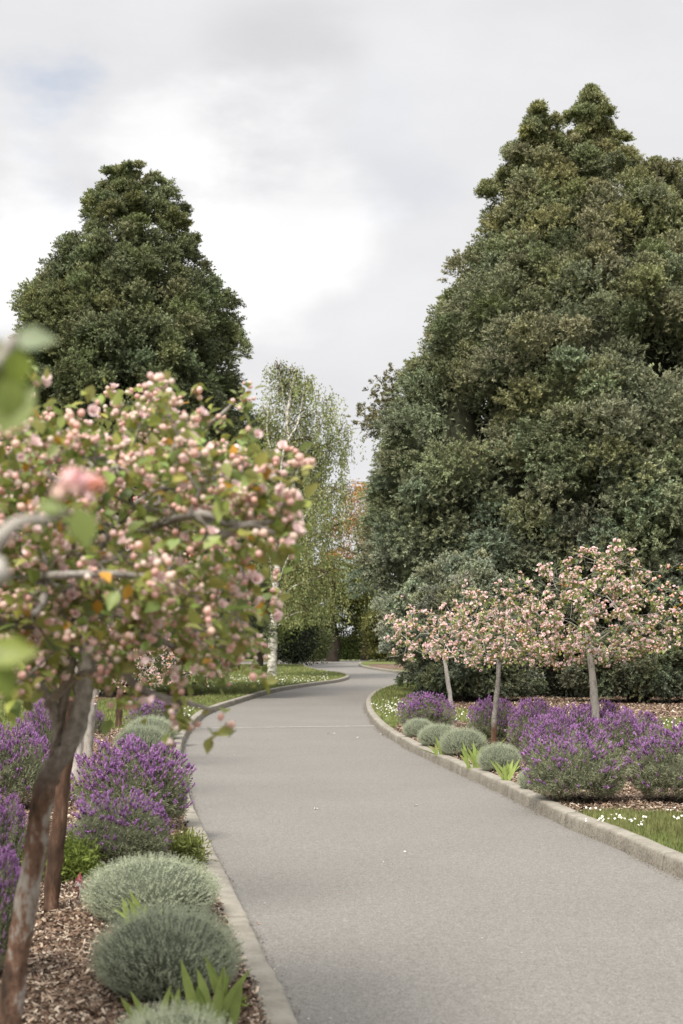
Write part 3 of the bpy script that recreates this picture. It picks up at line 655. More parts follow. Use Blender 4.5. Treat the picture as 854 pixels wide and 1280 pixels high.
leafy('bushy_tree', 'tree', 'low bushy yellow-green tree with black shade beneath, right of the dark trunk', base_at(484, 100),
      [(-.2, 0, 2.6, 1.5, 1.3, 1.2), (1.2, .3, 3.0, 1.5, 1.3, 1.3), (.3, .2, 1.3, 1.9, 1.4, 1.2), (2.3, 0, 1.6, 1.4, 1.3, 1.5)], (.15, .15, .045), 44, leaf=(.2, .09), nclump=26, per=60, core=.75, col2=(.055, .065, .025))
leafy('pale_tree', 'tree', 'whitish-green tree glimpsed behind the bushy yellow-green one', base_at(480, 118),
      [(0, 0, 4.6, 1.7, 1.5, 1.3), (-.9, 0, 3.8, 1.2, 1.2, 1.0), (1.2, 0, 5.6, 1.1, 1, 1)], (.34, .38, .27), 45, leaf=(.18, .1), nclump=22, per=45, trunk=(4, .2), limbs=5, core=0)
leafy('weeping_shrub', 'shrub', 'mid-green loose shrub at the foot of the dark columnar conifer', base_at(392, 96),
      [(0, 0, 1.5, 1.1, 1, 1.5), (-.2, 0, 3.0, .8, .8, 1.0)], (.10, .12, .045), 46, leaf=(.18, .08), nclump=26, per=55, core=.5)
leafy('round_tree', 'tree', 'bright green rounded tree showing between the left conifer and the birch', base_at(322, 80),
      [(0, 0, 12.3, 1.7, 1.6, 1.9), (-1.5, 0, 10, 2.2, 2, 2.4), (1.2, 0, 9.2, 2.0, 2, 2.4), (0, 0, 6.5, 2.6, 2.2, 2.6), (.2, 0, 3.4, 2.2, 2, 2.2)], (.12, .15, .05), 47, leaf=(.2, .11), nclump=15, per=45, trunk=(10, .3), limbs=8, core=.4)
far_specs = [(-60, 130, 9, .08, 'wide dark tree at the far left of the park'), (-44, 122, 11, .1, 'tall mid-green tree on the far left'), (-31, 126, 10, .09, 'leafy tree behind the left conifer'), (-19, 128, 11, .085, 'dark green tree left of the far hedge'),
             (-7, 140, 9, .09, 'dim green tree behind the oak'), (6, 142, 10, .08, 'dark tree behind the autumn tree'), (18, 128, 12, .1, 'broad green tree behind the giant cypress'), (30, 124, 10, .09, 'green tree far right behind the cypress'), (44, 126, 12, .08, 'dark tree at the far right'), (60, 132, 10, .1, 'mid-green tree at the far right end')]
for i_, (x, y, h, gcol, lab) in enumerate(far_specs):
    q = np.random.default_rng(60+i_)
    hh = h if abs(x) > 12 else h*.62
    lb_ = [(q.normal()*1.5, q.normal(), hh*(.3+.15*k), h*.34*q.uniform(.8, 1.2), h*.3, h*.22) for k in range(5)]
    leafy('park_tree', 'tree', lab, (x, y, .0), lb_, (gcol*.75, gcol*.95, gcol*.42), 60+i_, leaf=(.38, .2), nclump=3.2, per=60, trunk=(hh*.7, .3), limbs=4, core=.6, group='trees at the back of the park')
leafy('reddish_tree', 'tree', 'bronze-leaved tree peeping past the left edge of the left conifer', base_at(-40, 60),
      [(0, 0, 11.5, 1.8, 1.5, 1.6), (.6, 0, 8.8, 1.9, 1.6, 2), (-1.5, 0, 8.8, 2.2, 1.6, 2), (0, 0, 5.5, 2.6, 2, 2.2)], (.17, .10, .06), 48, leaf=(.16, .08), nclump=16, per=50, trunk=(10, .3), limbs=8, core=.3)
# clipped hedge
g = Geo(); rng = np.random.default_rng(71)
n_ = 9000; x = rng.uniform(-9, 9, n_); f_ = rng.random(n_) < .65
y = np.where(f_, 0, rng.uniform(0, 1.4, n_)); z = np.where(f_, rng.uniform(0, 1.7, n_), 1.7)
C = np.stack([x, y, z], 1)+rng.normal(size=(n_, 3))*.05
sprays(g, C, np.tile([0, -.7, .6], (n_, 1)), 6, .16, .08, .8, (.075, .10, .035), rng)
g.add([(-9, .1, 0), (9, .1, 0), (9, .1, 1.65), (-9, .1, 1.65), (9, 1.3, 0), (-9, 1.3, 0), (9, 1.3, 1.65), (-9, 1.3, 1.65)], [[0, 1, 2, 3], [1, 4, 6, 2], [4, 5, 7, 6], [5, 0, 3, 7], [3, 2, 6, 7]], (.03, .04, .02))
o = g.build('hedge', M_TREE); o.location = (-1.5, 118, 0); tag(o, 'long clipped green hedge behind the dark tree trunk', 'hedge')

# ---------------------------------------------------------------- birch
YB = 60.0; rng = np.random.default_rng(81); bb = gp(341, 845.5, .1); YB = bb[1]
root = empty('birch_tree', bb, 'white-barked weeping birch with drooping olive foliage left of the gap', 'tree')
def bl(px, py, dy=0): return at(px, py, YB+dy)-bb
gt = Geo()
tr = [bl(340, 850)*[1, 1, 0]-[0, 0, .2], bl(341, 800), bl(344, 750), bl(347, 715), bl(354, 680), bl(362, 650), bl(366, 610), bl(362, 560), bl(360, 520), bl(366, 480), bl(369, 462)]
branch_tube(gt, tr, .21, .05, sides=10, n=8, rough=.04)
limbs_b = [([bl(345, 740), bl(345, 690, .4), bl(347, 640, .6), bl(342, 580, .8), bl(334, 540, 1), bl(337, 500, 1)], .12),
           ([bl(362, 640), bl(352, 600, -.5), bl(356, 560, -.6), bl(372, 530, -.5), bl(380, 490, -.4), bl(384, 475, -.3)], .09),
           ([bl(368, 600), bl(380, 570), bl(396, 545), bl(405, 520), bl(410, 500)], .07), ([bl(366, 620), bl(385, 590, .5), bl(402, 562, .7), bl(425, 540, .7)], .06),
           ([bl(348, 730), bl(365, 690, -.4), bl(395, 670, -.7), bl(415, 655, -1)], .05), ([bl(346, 760), bl(365, 735, -.5), bl(390, 725, -1), bl(410, 715, -1.2)], .05), ([bl(345, 785), bl(362, 770, -.4), bl(385, 762, -.8)], .04),
           ([bl(342, 760), bl(338, 700, 1), bl(328, 640, 1.6), bl(318, 600, 2)], .06), ([bl(350, 700), bl(360, 640, 1.5), bl(380, 600, 2.2), bl(390, 560, 2.4)], .07), ([bl(363, 560), bl(355, 500), bl(350, 470), bl(347, 458)], .03),
           ([bl(350, 700), bl(385, 640, -1.2), bl(405, 620, -1.5), bl(422, 610, -1.6)], .05)]
nodes = [catmull(tr, 6)[18:]]
for pts, r in limbs_b:
    branch_tube(gt, pts, r, .012, sides=6, n=6); nodes.append(catmull(pts, 6)[5:])
nodes = np.concatenate(nodes)
g = Geo(); gtw = Geo()
seg = []
for k in range(1200):
    s_ = nodes[rng.integers(len(nodes))]; out = rng.normal(size=3)*np.array([.8, .9, .3]); out[0] += .12; out[1] = abs(out[1])*1.1-.1 if abs(s_[0]) < 1.2 else out[1]
    zrel = s_[2]/12.5
    reach = .35+.75*math.sin(min(1, max(0, zrel))*math.pi)**.7
    s2 = s_+out*reach*np.array([1, 1, .6])+np.array([0, 0, .2])
    Ld = rng.uniform(.6, 2.4)*(.5+.9*(1-zrel)); Ld = min(Ld, s2[2]-2.1)
    if Ld < .3: continue
    m_ = int(Ld*15); t = np.linspace(0, 1, m_)[:, None]; sway = rng.normal(size=2)*.12
    P = s2+np.concatenate([sway[0]*t**.5*1.2, sway[1]*t, -Ld*t], 1)
    seg.append(P)
    if k % 3 == 0:
        tube(gtw, np.vstack([s_, (s_+s2)/2+[0, 0, .12], s2, s2-[0, 0, Ld*.5]]), np.array([.018, .012, .008, .004]), (.2, .15, .1), 3)
P = np.concatenate(seg); P = np.repeat(P, 2, 0)+rng.normal(size=(len(P)*2, 3))*.07
cc = np.array([.25, .28, .12])*rng.uniform(.65, 1.3, (len(P), 1))*np.stack([rng.uniform(.9, 1.15, len(P)), np.ones(len(P)), np.ones(len(P))], 1)
R = frames(unit(rng.normal(size=P.shape)*.6+[0, 0, -1]), rng)*np.array([.06, .06, .11])
g.scatter(DIA, DIAF, R, P, cc)
gt.build('trunk', M_BIRCH, root); g.build('crown', M_TREE, root); gtw.build('twigs', M_BROWN, root)

# ---------------------------------------------------------------- lavender
def ellip_shell(n, r, h, rng, zmin=.0):
    d = rdir(n*3, rng); d = d[d[:, 2] > -.15][:n]; d[:, 2] = np.abs(d[:, 2]) if False else d[:, 2]
    return d
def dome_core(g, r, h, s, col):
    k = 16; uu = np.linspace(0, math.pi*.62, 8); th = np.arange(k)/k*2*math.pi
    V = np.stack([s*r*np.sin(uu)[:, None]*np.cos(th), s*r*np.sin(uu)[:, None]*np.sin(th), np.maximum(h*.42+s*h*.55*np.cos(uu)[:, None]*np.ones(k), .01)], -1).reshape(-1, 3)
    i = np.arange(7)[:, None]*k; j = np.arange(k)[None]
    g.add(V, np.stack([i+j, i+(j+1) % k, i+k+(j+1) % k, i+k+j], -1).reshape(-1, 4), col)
SP_V, SP_F = [], []
for zi, (z, r) in enumerate([(0, .28), (.3, .5), (.75, .42), (1, .12)]):
    for t in range(5): SP_V.append((r*math.cos(t*1.2566), r*math.sin(t*1.2566), z))
for zi in range(3):
    for t in range(5): SP_F.append([zi*5+t, zi*5+(t+1) % 5, zi*5+5+(t+1) % 5, zi*5+5+t])
SP_V = np.array(SP_V)
def lavender(seed, dens=1.0):
    """unit bush: radius .5, height .72"""
    rng = np.random.default_rng(seed); r, h = .45, .62
    gf, gl = Geo(), Geo()
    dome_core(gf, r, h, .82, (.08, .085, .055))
    n = 2500; d = rdir(n*2, rng); d = d[d[:, 2] > -.45][:n]; n = len(d)
    lump = 1+.09*np.sin(4*np.arctan2(d[:, 1], d[:, 0])+seed)+.07*np.sin(9*d[:, 2]+3*d[:, 0]*4)
    tip = np.stack([d[:, 0]*r, d[:, 1]*r, h*.45+d[:, 2]*h*.55], 1)*lump[:, None]*rng.uniform(.90, 1.01, (n, 1)); tip[:, 2] = np.maximum(tip[:, 2], .03)
    dirn = unit(d*np.array([1, 1, .6])+np.array([0, 0, .65])+rng.normal(size=(n, 3))*.18)
    Lk = 15; t = np.tile(np.linspace(0, 1, Lk), n)[:, None]
    P = np.repeat(tip, Lk, 0)-np.repeat(dirn, Lk, 0)*(1-t)*.13
    dd = unit(np.repeat(dirn, Lk, 0)*.9+rng.normal(size=(n*Lk, 3))*.55)
    R = frames(dd, rng)*np.stack([np.full(n*Lk, .0052), np.full(n*Lk, .005), rng.uniform(.02, .045, n*Lk)], 1)[:, None, :]
    cc = np.repeat(np.array([.27, .29, .185])*rng.uniform(.75, 1.25, (n, 1)), Lk, 0)*rng.uniform(.8, 1.2, (n*Lk, 1))
    gf.scatter(DIA, DIAF, R, P, cc)
    # flower heads
    pr = np.clip(.06+1.0*np.clip((d[:, 2]-.06), 0, 1)**1.15, 0, 1)*dens; k = rng.random(n) < pr; ft = tip[k]; fd = unit(dirn[k]+[0, 0, .35]); m_ = len(ft)
    sl_ = rng.uniform(.008, .05, m_); top = ft+fd*sl_[:, None]
    g2 = frames(fd, rng); Rs = g2*np.stack([np.full(m_, .0035), np.full(m_, .0035), sl_+.01], 1)[:, None, :]
    gl.scatter(np.array([(-.5, 0, 0), (.5, 0, 0), (.5, 0, 1), (-.5, 0, 1)]), [[0, 1, 2, 3]], Rs, ft-fd*.01, (.16, .16, .10))
    ln = rng.uniform(.022, .036, m_); fresh = rng.random((m_, 1))
    cbody = np.array([.13, .055, .15])*(1-fresh)+np.array([.32, .19, .33])*fresh; cbody *= rng.uniform(.75, 1.25, (m_, 1))
    gl.scatter(SP_V, SP_F, g2*np.stack([np.full(m_, .019), np.full(m_, .019), ln], 1)[:, None, :], top, cbody)
    nb = 5; tp = np.repeat(top+fd*ln[:, None]*.9, nb, 0); bd = unit(np.repeat(fd, nb, 0)+rng.normal(size=(m_*nb, 3))*.42)
    Rb = frames(bd, rng)*np.stack([np.full(m_*nb, .013), np.full(m_*nb, .012), rng.uniform(.015, .028, m_*nb)], 1)[:, None, :]
    cb = np.array([.40, .205, .465])*rng.uniform(.75, 1.2, (m_*nb, 1)); gl.scatter(DIA, DIAF, Rb, tp, cb)
    # small side florets along the spike
    nb = 6; tp = np.repeat(top, nb, 0)+np.repeat(fd, nb, 0)*(np.repeat(ln, nb)*rng.random(m_*nb))[:, None]; bd = unit(np.cross(np.repeat(fd, nb, 0), rdir(m_*nb, rng)))
    Rb = frames(bd, rng)*np.stack([np.full(m_*nb, .006), np.full(m_*nb, .006), np.full(m_*nb, .012)], 1)[:, None, :]
    gl.scatter(DIA, DIAF, Rb, tp, np.array([.44, .26, .52])*rng.uniform(.7, 1.3, (m_*nb, 1)))
    return gf, gl
lav = []
LG = 'Spanish lavender bushes in the two beds'
def place_lav(specs):
    for i_, (px, top, base, wpx, var, lab) in enumerate(specs):
        wpx *= 1.08; b_ = gp(px, base, .1); Y = b_[1]+.5*wpx/FPX*b_[1]; b_ = base_at(px, Y)
        r = wpx/2/FPX*Y; hgt = at(px, top, Y)[2]-.1
        s = (r/.52, r/.52, hgt/.70)
        q = lav[var]
        if q[1] is None:
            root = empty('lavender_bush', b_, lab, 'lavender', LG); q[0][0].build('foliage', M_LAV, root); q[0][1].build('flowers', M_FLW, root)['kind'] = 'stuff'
            root.scale = s; root.rotation_euler = (0, 0, i_*1.3); q[1] = root
        else: dup(q[1], b_, i_*1.3+.4, s, lab, LG)
for s_, dn in ((1, 1.0), (2, .75), (3, .5)): lav.append([lavender(s_, dn), None])
place_lav([
    (168, 927, 1048, 140, 0, 'full purple lavender beside the left kerb, behind the half-green one'),
    (152, 990, 1100, 140, 2, 'half-green lavender with flowers mostly on top, just behind the nearest silver cushions'),
    (18, 905, 1018, 108, 1, 'wide lavender mound left of the crabapple fork, at the photo edge'),
    (8, 992, 1105, 66, 1, 'lavender cut by the left photo edge, directly behind the flaking trunk'),
    (-8, 1062, 1240, 110, 0, 'nearest lavender, at the left photo edge beside the flaking trunk'),
    (56, 878, 958, 52, 0, 'lavender showing between the dark crabapple limbs, at the back of the left bed'),
    (195, 872, 928, 66, 1, 'farthest lavender by the left kerb, behind the row of silver cushions'),
    (122, 888, 918, 22, 1, 'small faded lavender at the far end of the left bed near the slim grey trunk'),
    (533, 868, 918, 70, 0, 'leftmost lavender of the right bed, beside the pale slim trunk'),
    (614, 873, 937, 64, 1, 'second lavender from the left in the right bed, behind the brown-based trunk'),
    (665, 877, 950, 66, 0, 'third lavender of the right bed, midway between brown-based and thick grey trunks'),
    (712, 885, 960, 84, 0, 'lavender in front of the thick grey crabapple trunk, middle row of the right bed'),
    (718, 914, 1010, 126, 2, 'large round front lavender beside the right lawn corner'),
    (682, 898, 968, 66, 0, 'lavender tucked behind the left shoulder of the large round one'),
    (782, 888, 965, 86, 1, 'lavender right of the thick grey trunk, behind the two front bushes'),
    (842, 907, 1010, 122, 1, 'front lavender cut off by the right photo edge'),
    (752, 880, 948, 70, 0, 'lavender at the back right of the thick grey trunk'),
])
# ---------------------------------------------------------------- silver cushions
def silver(seed):
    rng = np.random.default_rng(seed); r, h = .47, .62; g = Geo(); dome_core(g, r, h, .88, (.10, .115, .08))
    n = 3500; d = rdir(n*2, rng); d = d[d[:, 2] > -.5][:n]; n = len(d)
    tip = np.stack([d[:, 0]*r, d[:, 1]*r, h*.45+d[:, 2]*h*.55], 1)*rng.uniform(.88, 1.08, (n, 1)); tip[:, 2] = np.maximum(tip[:, 2], .03)
    dirn = unit(d*np.array([1, 1, .6])+np.array([0, 0, .8])+rng.normal(size=(n, 3))*.2)
    Lk = 26; t = np.tile(np.linspace(0, 1, Lk), n)[:, None]
    P = np.repeat(tip, Lk, 0)-np.repeat(dirn, Lk, 0)*(1-t)*.14
    dd = unit(np.repeat(dirn, Lk, 0)*.75+rdir(n*Lk, rng)*.75)
    R = frames(dd, rng)*np.stack([np.full(n*Lk, .0042), np.full(n*Lk, .004), rng.uniform(.010, .020, n*Lk)*(1.1-.35*t[:, 0])], 1)[:, None, :]
    cc = np.repeat(np.array([.42, .46, .34])*rng.uniform(.8, 1.2, (n, 1)), Lk, 0)*rng.uniform(.85, 1.15, (n*Lk, 1))
    g.scatter(DIA, DIAF, R, P, cc); return g
sil = [[silver(5), None], [silver(6), None]]
SG = 'silver-grey cushion plants edging the beds'
def place_sil(specs):
    for i_, (px, top, base, wpx, var, lab) in enumerate(specs):
        b_ = gp(px, base, .1); Y = b_[1]+.5*wpx/FPX*b_[1]; b_ = base_at(px, Y)
        r = wpx/2/FPX*Y; hgt = at(px, top, Y-.3*r)[2]-.1; s = (r/.5, r/.5, hgt/.64); q = sil[var]
        if q[1] is None:
            root = empty('silver_cushion_bush', b_, lab, 'cushion plant', SG); q[0].build('foliage', M_SILV, root); root.scale = s; q[1] = root
            gs = Geo()
            for k in range(6): branch_tube(gs, [(0, 0, -.05), (math.cos(k)*.08, math.sin(k)*.08, .15), (math.cos(k)*.2, math.sin(k)*.2, .3)], .012, .006)
            gs.build('stem', M_BROWN, root)
        else: dup(q[1], b_, i_*1.1, s, lab, SG)
place_sil([
    (193, 1072, 1168, 178, 0, 'silver-green cushion second nearest, against the left kerb'),
    (213, 1135, 1268, 192, 1, 'largest nearest full silver-green cushion with strap leaves at its foot'),
    (222, 1262, 1420, 190, 0, 'silver-green cushion cut off by the bottom photo edge'),
    (180, 905, 950, 74, 0, 'front cushion of the three distant silver ones on the left'),
    (190, 894, 934, 68, 1, 'middle cushion of the three distant silver ones on the left'),
    (196, 884, 922, 58, 0, 'back cushion of the three distant silver ones on the left'),
    (523, 897, 924, 42, 1, 'smallest farthest silver cushion of the right bed'),
    (549, 904, 936, 58, 0, 'second silver cushion from the far end of the right bed'),
    (578, 909, 948, 62, 1, 'third silver cushion from the far end of the right bed'),
    (623, 928, 968, 58, 0, 'fourth silver cushion of the right bed, beside bright strap leaves'),
    (665, 957, 990, 42, 1, 'silver cushion squeezed against the large round lavender'),
])
# ---------------------------------------------------------------- strap-leaved clumps
def strap(px, base, hpx, n, lab, lean=0, seed=0):
    rng = np.random.default_rng(seed+200); b_ = gp(px, base, .1); Y = b_[1]; H_ = hpx/FPX*Y
    root = empty('strap_leaf_clump', b_, lab, 'iris', 'bright strap-leaved clumps'); 
    for k in range(n):
        g = Geo()
        a_ = rng.uniform(-1, 1); fan = rng.normal()*.38+lean; L_ = H_*rng.uniform(.6, 1.1); wd = H_*.055+.006
        t = np.linspace(0, 1, 9); bend = rng.uniform(.1, .5)
        cx = np.sin(fan)*L_*t+np.sign(fan)*bend*.25*L_*t**2.2; cz = np.cos(fan)*L_*t-bend*.2*L_*t**3; cy = rng.normal()*.1*L_*t+rng.normal()*.02; x0 = rng.normal()*H_*.16
        ww = wd*np.interp(t, [0, .3, .7, 1], [.55, 1, .8, .02]); tw = rng.uniform(-.5, .5)
        Lp = np.stack([x0+cx-ww*math.cos(tw), cy-ww*math.sin(tw), cz], 1); Rp = np.stack([x0+cx+ww*math.cos(tw), cy+ww*math.sin(tw), cz], 1); Cp = np.stack([x0+cx, cy+.25*ww, cz], 1)
        V = np.stack([Lp, Cp, Rp], 1).reshape(-1, 3); i = np.arange(8)[:, None]*3; j = np.arange(2)[None]
        g.add(V, np.stack([i+j, i+j+1, i+3+j+1, i+3+j], -1).reshape(-1, 4), np.array([.29, .37, .11])*rng.uniform(.8, 1.2))
        g.build('leaf', M_STRAP, root, smooth=True)
strap(268, 1285, 88, 11, 'bright green strap leaves in front of the nearest cushion by the kerb', .05, 1)
strap(178, 1170, 62, 7, 'yellow-green strap leaves poking up between the two nearest cushions', -.05, 2)
strap(190, 1292, 62, 6, 'arching strap leaves left of the bottom cushion', -.35, 3)
strap(226, 1278, 50, 3, 'pair of short upright strap leaves before the nearest cushion', 0, 4)
strap(548, 945, 28, 7, 'small strap clump between the second and third far cushions on the right', 0, 5)
strap(592, 962, 34, 8, 'strap clump between the third and fourth cushions on the right', -.1, 6)
strap(636, 978, 34, 9, 'brightest strap clump in front of the fourth cushion on the right', .1, 7)
strap(603, 945, 32, 6, 'dull strap clump behind the fourth cushion, at the brown trunk foot', .1, 8)
def low(px, base, w_, hpx, lab, seed, col=(.17, .22, .05)):
    b_ = gp(px, base, .1); s_ = b_[1]/FPX
    leafy('groundcover_plant', 'plant', lab, b_, [(0, 0, hpx*s_*.4, w_*s_*.5, w_*s_*.5, hpx*s_*.55)], col, seed, leaf=(.045, .010), nclump=9000, per=16, m=M_LAV, core=0, bark=M_BROWN)
low(80, 1100, 70, 46, 'fresh lime-green low plant behind the second trunk', 301)
low(232, 1085, 34, 40, 'yellow-green low plant by the left kerb beside the half-green lavender', 302, (.2, .23, .07))
low(88, 1000, 30, 22, 'yellowish tuft at the foot of the white slim trunk', 303, (.24, .24, .07))
low(297, 1262, 14, 10, 'tiny bright weed in the mulch by the kerb foot', 304, (.2, .26, .05))

# ---------------------------------------------------------------- crabapples
def grow(trunk, attract, rng, extra=(), jitter=.06, kink=.5):
    """trunk: (n,3) nodes; joins each attractor to the nearest point of the growing skeleton -> nodes, parent"""
    nodes = [np.array(q, float) for q in trunk]; par = [-1]+list(range(len(trunk)-1)); start = len(trunk)
    lock = [False]*max(0, len(trunk)-3)+[True]*min(3, len(trunk))
    def nearest(q, pen=0.):
        A = np.array(nodes); dd = np.linalg.norm(A-q, axis=1)+pen*np.maximum(0, A[:, 2]-q[2])
        dd[:max(0, start-3)] += 5
        return int(np.argmin(dd))
    for ch, side in extra:
        ch = np.array(ch, float); p_ = nearest(ch[0])
        nodes.append(ch[0]); par.append(p_); lock.append(True)
        for q in ch[1:]:
            nodes.append(q); par.append(len(nodes)-2); lock.append(True)
    top = np.array(trunk[-1]); A = attract[np.argsort(np.linalg.norm(attract-top, axis=1))]
    for q in A:
        p_ = nearest(q, .25); b_ = nodes[p_]; dist = np.linalg.norm(q-b_); k = max(1, int(dist/.16)); prev = p_
        for s_ in range(1, k+1):
            t = s_/k; x = b_+(q-b_)*t+rng.normal(size=3)*jitter*math.sin(math.pi*t)*dist*kink+np.array([0, 0, -.05*dist*math.sin(math.pi*t)])
            if s_ == k: x = q
            nodes.append(x); par.append(prev); lock.append(False); prev = len(nodes)-1
    return np.array(nodes), np.array(par)
def skin(g, nodes, par, rtip, rmax, rng, sides=6, expo=2.35, overr=None, minr=None):
    n = len(nodes); kids = [[] for _ in range(n)]
    for i in range(1, n): kids[par[i]].append(i)
    w_ = np.zeros(n)
    for i in range(n-1, -1, -1): w_[i] = max(rtip**expo, sum(w_[k] for k in kids[i]))
    r = w_**(1/expo); r = np.minimum(r*1.0, rmax)
    if overr is not None: r[:len(overr)] = overr
    if minr and len(minr[1]): r[minr[0]:minr[0]+len(minr[1])] = np.maximum(r[minr[0]:minr[0]+len(minr[1])], minr[1])
    done = set()
    stack = [(0, None)]
    while stack:
        s_, p_ = stack.pop(); chain = ([p_] if p_ is not None else [])+[s_]; cur = s_
        while kids[cur]:
            ks = sorted(kids[cur], key=lambda q: -r[q])
            for q in ks[1:]: stack.append((q, cur))
            cur = ks[0]; chain.append(cur)
        rr = r[chain].copy()
        if p_ is not None: rr[0] = rr[1]
        if len(chain) >= 2: tube(g, nodes[chain], rr, (.3, .3, .3), max(4, sides if rr[0] > .012 else 4), 0, .09 if rr[0] > .035 else .05 if rr[0] > .01 else 0, s_)
    return r
ico = bmesh.new(); bmesh.ops.create_icosphere(ico, subdivisions=1, radius=.5)
ICO_V = np.array([v.co[:] for v in ico.verts]); ICO_F = np.array([[v.index for v in f.verts] for f in ico.faces]); ico.free()
ICO_V = ICO_V*np.array([1, 1, 1.12])
LF = np.array([(0, 0, 0), (.30, .10, .28), (.34, .12, .55), (.17, .02, .82), (0, -.10, 1.05), (-.17, .02, .82), (-.34, .12, .55), (-.30, .10, .28), (0, 0, .3), (0, -.02, .6)])
LFF = [[0, 1, 8], [1, 2, 9], [1, 9, 8], [2, 3, 9], [3, 4, 9], [4, 5, 9], [5, 6, 9], [6, 7, 9], [9, 7, 8], [7, 0, 8]]
PET = np.array([(0, 0, 0), (.32, .1, .45), (.2, .22, .85), (-.2, .22, .85), (-.32, .1, .45)]); PETF = [[0, 1, 2, 3, 4]]
BUDS = np.array([(.82, .47, .38), (.84, .56, .42), (.80, .40, .32), (.86, .66, .55), (.76, .34, .28), (.86, .72, .60), (.83, .52, .48)])
def dress(gl, gb, C, D, rng, nleaf=5, nbud=4, leaf=.055, bud=.019, open_=.12, leafcol=(.145, .19, .05), spread=.05, openpal=(.90, .77, .76), amber=.04, white=0.):
    """leaf rosettes and bud clusters at points C heading D"""
    n = len(C)
    P = np.repeat(C, nleaf, 0)+rng.normal(size=(n*nleaf, 3))*spread*.5; dd = unit(np.repeat(D, nleaf, 0)*.5+rdir(n*nleaf, rng)+np.array([0, 0, -.05]))
    R = frames_up(dd, unit(np.array([0, 0, 1.])+rng.normal(size=(n*nleaf, 3))*.5))*(leaf*rng.uniform(.55, 1.2, n*nleaf))[:, None, None]
    cc = np.array(leafcol)*rng.uniform(.6, 1.35, (n*nleaf, 1))*np.stack([rng.uniform(.8, 1.2, n*nleaf), np.ones(n*nleaf), rng.uniform(.7, 1.2, n*nleaf)], 1)
    am = rng.random(n*nleaf) < amber; cc[am] = np.array([.50, .27, .04])*rng.uniform(.7, 1.2, (am.sum(), 1))
    gl.scatter(LF, LFF, R, P, cc)
    k = rng.poisson(nbud, n); tot = int(k.sum()); cl = np.repeat(np.arange(n), k)
    off = unit(D[cl]*.6+rdir(tot, rng)+np.array([0, 0, .35])); P = C[cl]+off*spread*rng.uniform(.5, 1.1, (tot, 1))
    op = rng.random(tot) < open_; s_ = bud*rng.uniform(.7, 1.25, tot)
    col = BUDS[rng.integers(0, len(BUDS), tot)]*rng.uniform(.85, 1.08, (tot, 1))
    col = col*(1-white)+np.array([.88, .74, .72])*white*rng.uniform(.9, 1.03, (tot, 1))
    gb.scatter(ICO_V, ICO_F, frames(off[~op], rng)*s_[~op][:, None, None], P[~op], col[~op])
    # little stalks
    Q = P[~op]; v = C[cl][~op]-Q; Ls = np.linalg.norm(v, axis=1)
    gl.scatter(np.array([(-.5, 0, 0), (.5, 0, 0), (0, 0, 1)]), [[0, 1, 2]], frames(v+1e-6, rng)*np.stack([np.full(len(Q), .0022*bud/.019), np.full(len(Q), .002), Ls], 1)[:, None, :], Q, (.22, .20, .07))
    # open double blossoms: two rings of petals
    for ring, (nump, tilt, sz) in enumerate([(6, 1.0, 1.25), (5, .45, .95)]):
        m_ = int(op.sum()); 
        if not m_: continue
        F = frames(off[op], rng); a_ = (np.arange(nump)/nump*2*math.pi)[None]+rng.random((m_, 1))
        dl = np.stack([np.cos(a_)*math.sin(tilt), np.sin(a_)*math.sin(tilt), np.full(a_.shape, math.cos(tilt))], -1)
        dw = np.einsum('nij,nkj->nki', F, dl).reshape(-1, 3); ax_ = np.repeat(off[op], nump, 0)
        R = frames_up(dw, ax_)*(np.repeat(s_[op], nump)*sz*1.05)[:, None, None]
        base = np.array(openpal)*rng.uniform(.92, 1.06, (m_*nump, 1)); edge = base*np.array([1, .82, .86])
        cc = np.stack([base]+[edge*.5+base*.5]*4, 1); (gb).scatter(PET, PETF, R, np.repeat(P[op], nump, 0), np.minimum(cc, .9))

def crab(trunk_pts, trunk_r, center, radii, label, seed, nattr=240, ncl=1, bark=M_GREY, base=None, leaf=.05, bud=.022, nleaf=6, nbud=5, open_=.2, flat=True, sides=8, extra=(), attract=None, clr=.1, minr=0, **kw):
    rng = np.random.default_rng(seed); base = np.array(base)
    root = empty('crabapple_tree', base, label, 'blossom tree', 'pink-budded crabapples in the beds')
    tp = catmull(np.array(trunk_pts), 5)-base
    if attract is None:
        d = rdir(nattr, rng); q = rng.random((nattr, 1))**.33*np.where(rng.random((nattr, 1)) < .12, 1.28, 1); attract = np.array(center)-base+d*q*np.array(radii)
        if flat: attract[:, 2] = np.maximum(attract[:, 2], center[2]-base[2]-radii[2]*.5+rng.normal(size=nattr)*.05)
    ex = [(catmull(np.array(e_)-base, 3), 0) for e_ in extra]; ex_ = [e_[0] for e_ in ex]
    nodes, par = grow(tp, attract, rng, ex)
    gt = Geo(); ov = np.linspace(trunk_r[0], trunk_r[1], len(tp)); r = skin(gt, nodes, par, .0028, trunk_r[1]*.62, rng, sides, overr=ov, minr=(len(tp), np.concatenate([np.linspace(1.2, .42, len(e_))*minr for e_ in ex_]) if ex_ else []))
    gt.build('trunk', bark, root, smooth=True)
    idx = np.array([i for i in range(len(tp), len(nodes)) if r[i] < clr*trunk_r[1]*1.9+.004])
    idx = rng.choice(idx, int(len(idx)*ncl), replace=ncl > 1)
    C = nodes[idx]+rng.normal(size=(len(idx), 3))*.05; D = unit(nodes[idx]-nodes[par[idx]])
    gl, gb = Geo(), Geo(); dress(gl, gb, C, D, rng, leaf=leaf, bud=bud, nleaf=nleaf, nbud=nbud, open_=open_, **kw)
    gl.build('leaves', M_LEAF, root); gb.build('blossoms', M_BUD, root, smooth=True)['kind'] = 'stuff'
    return root
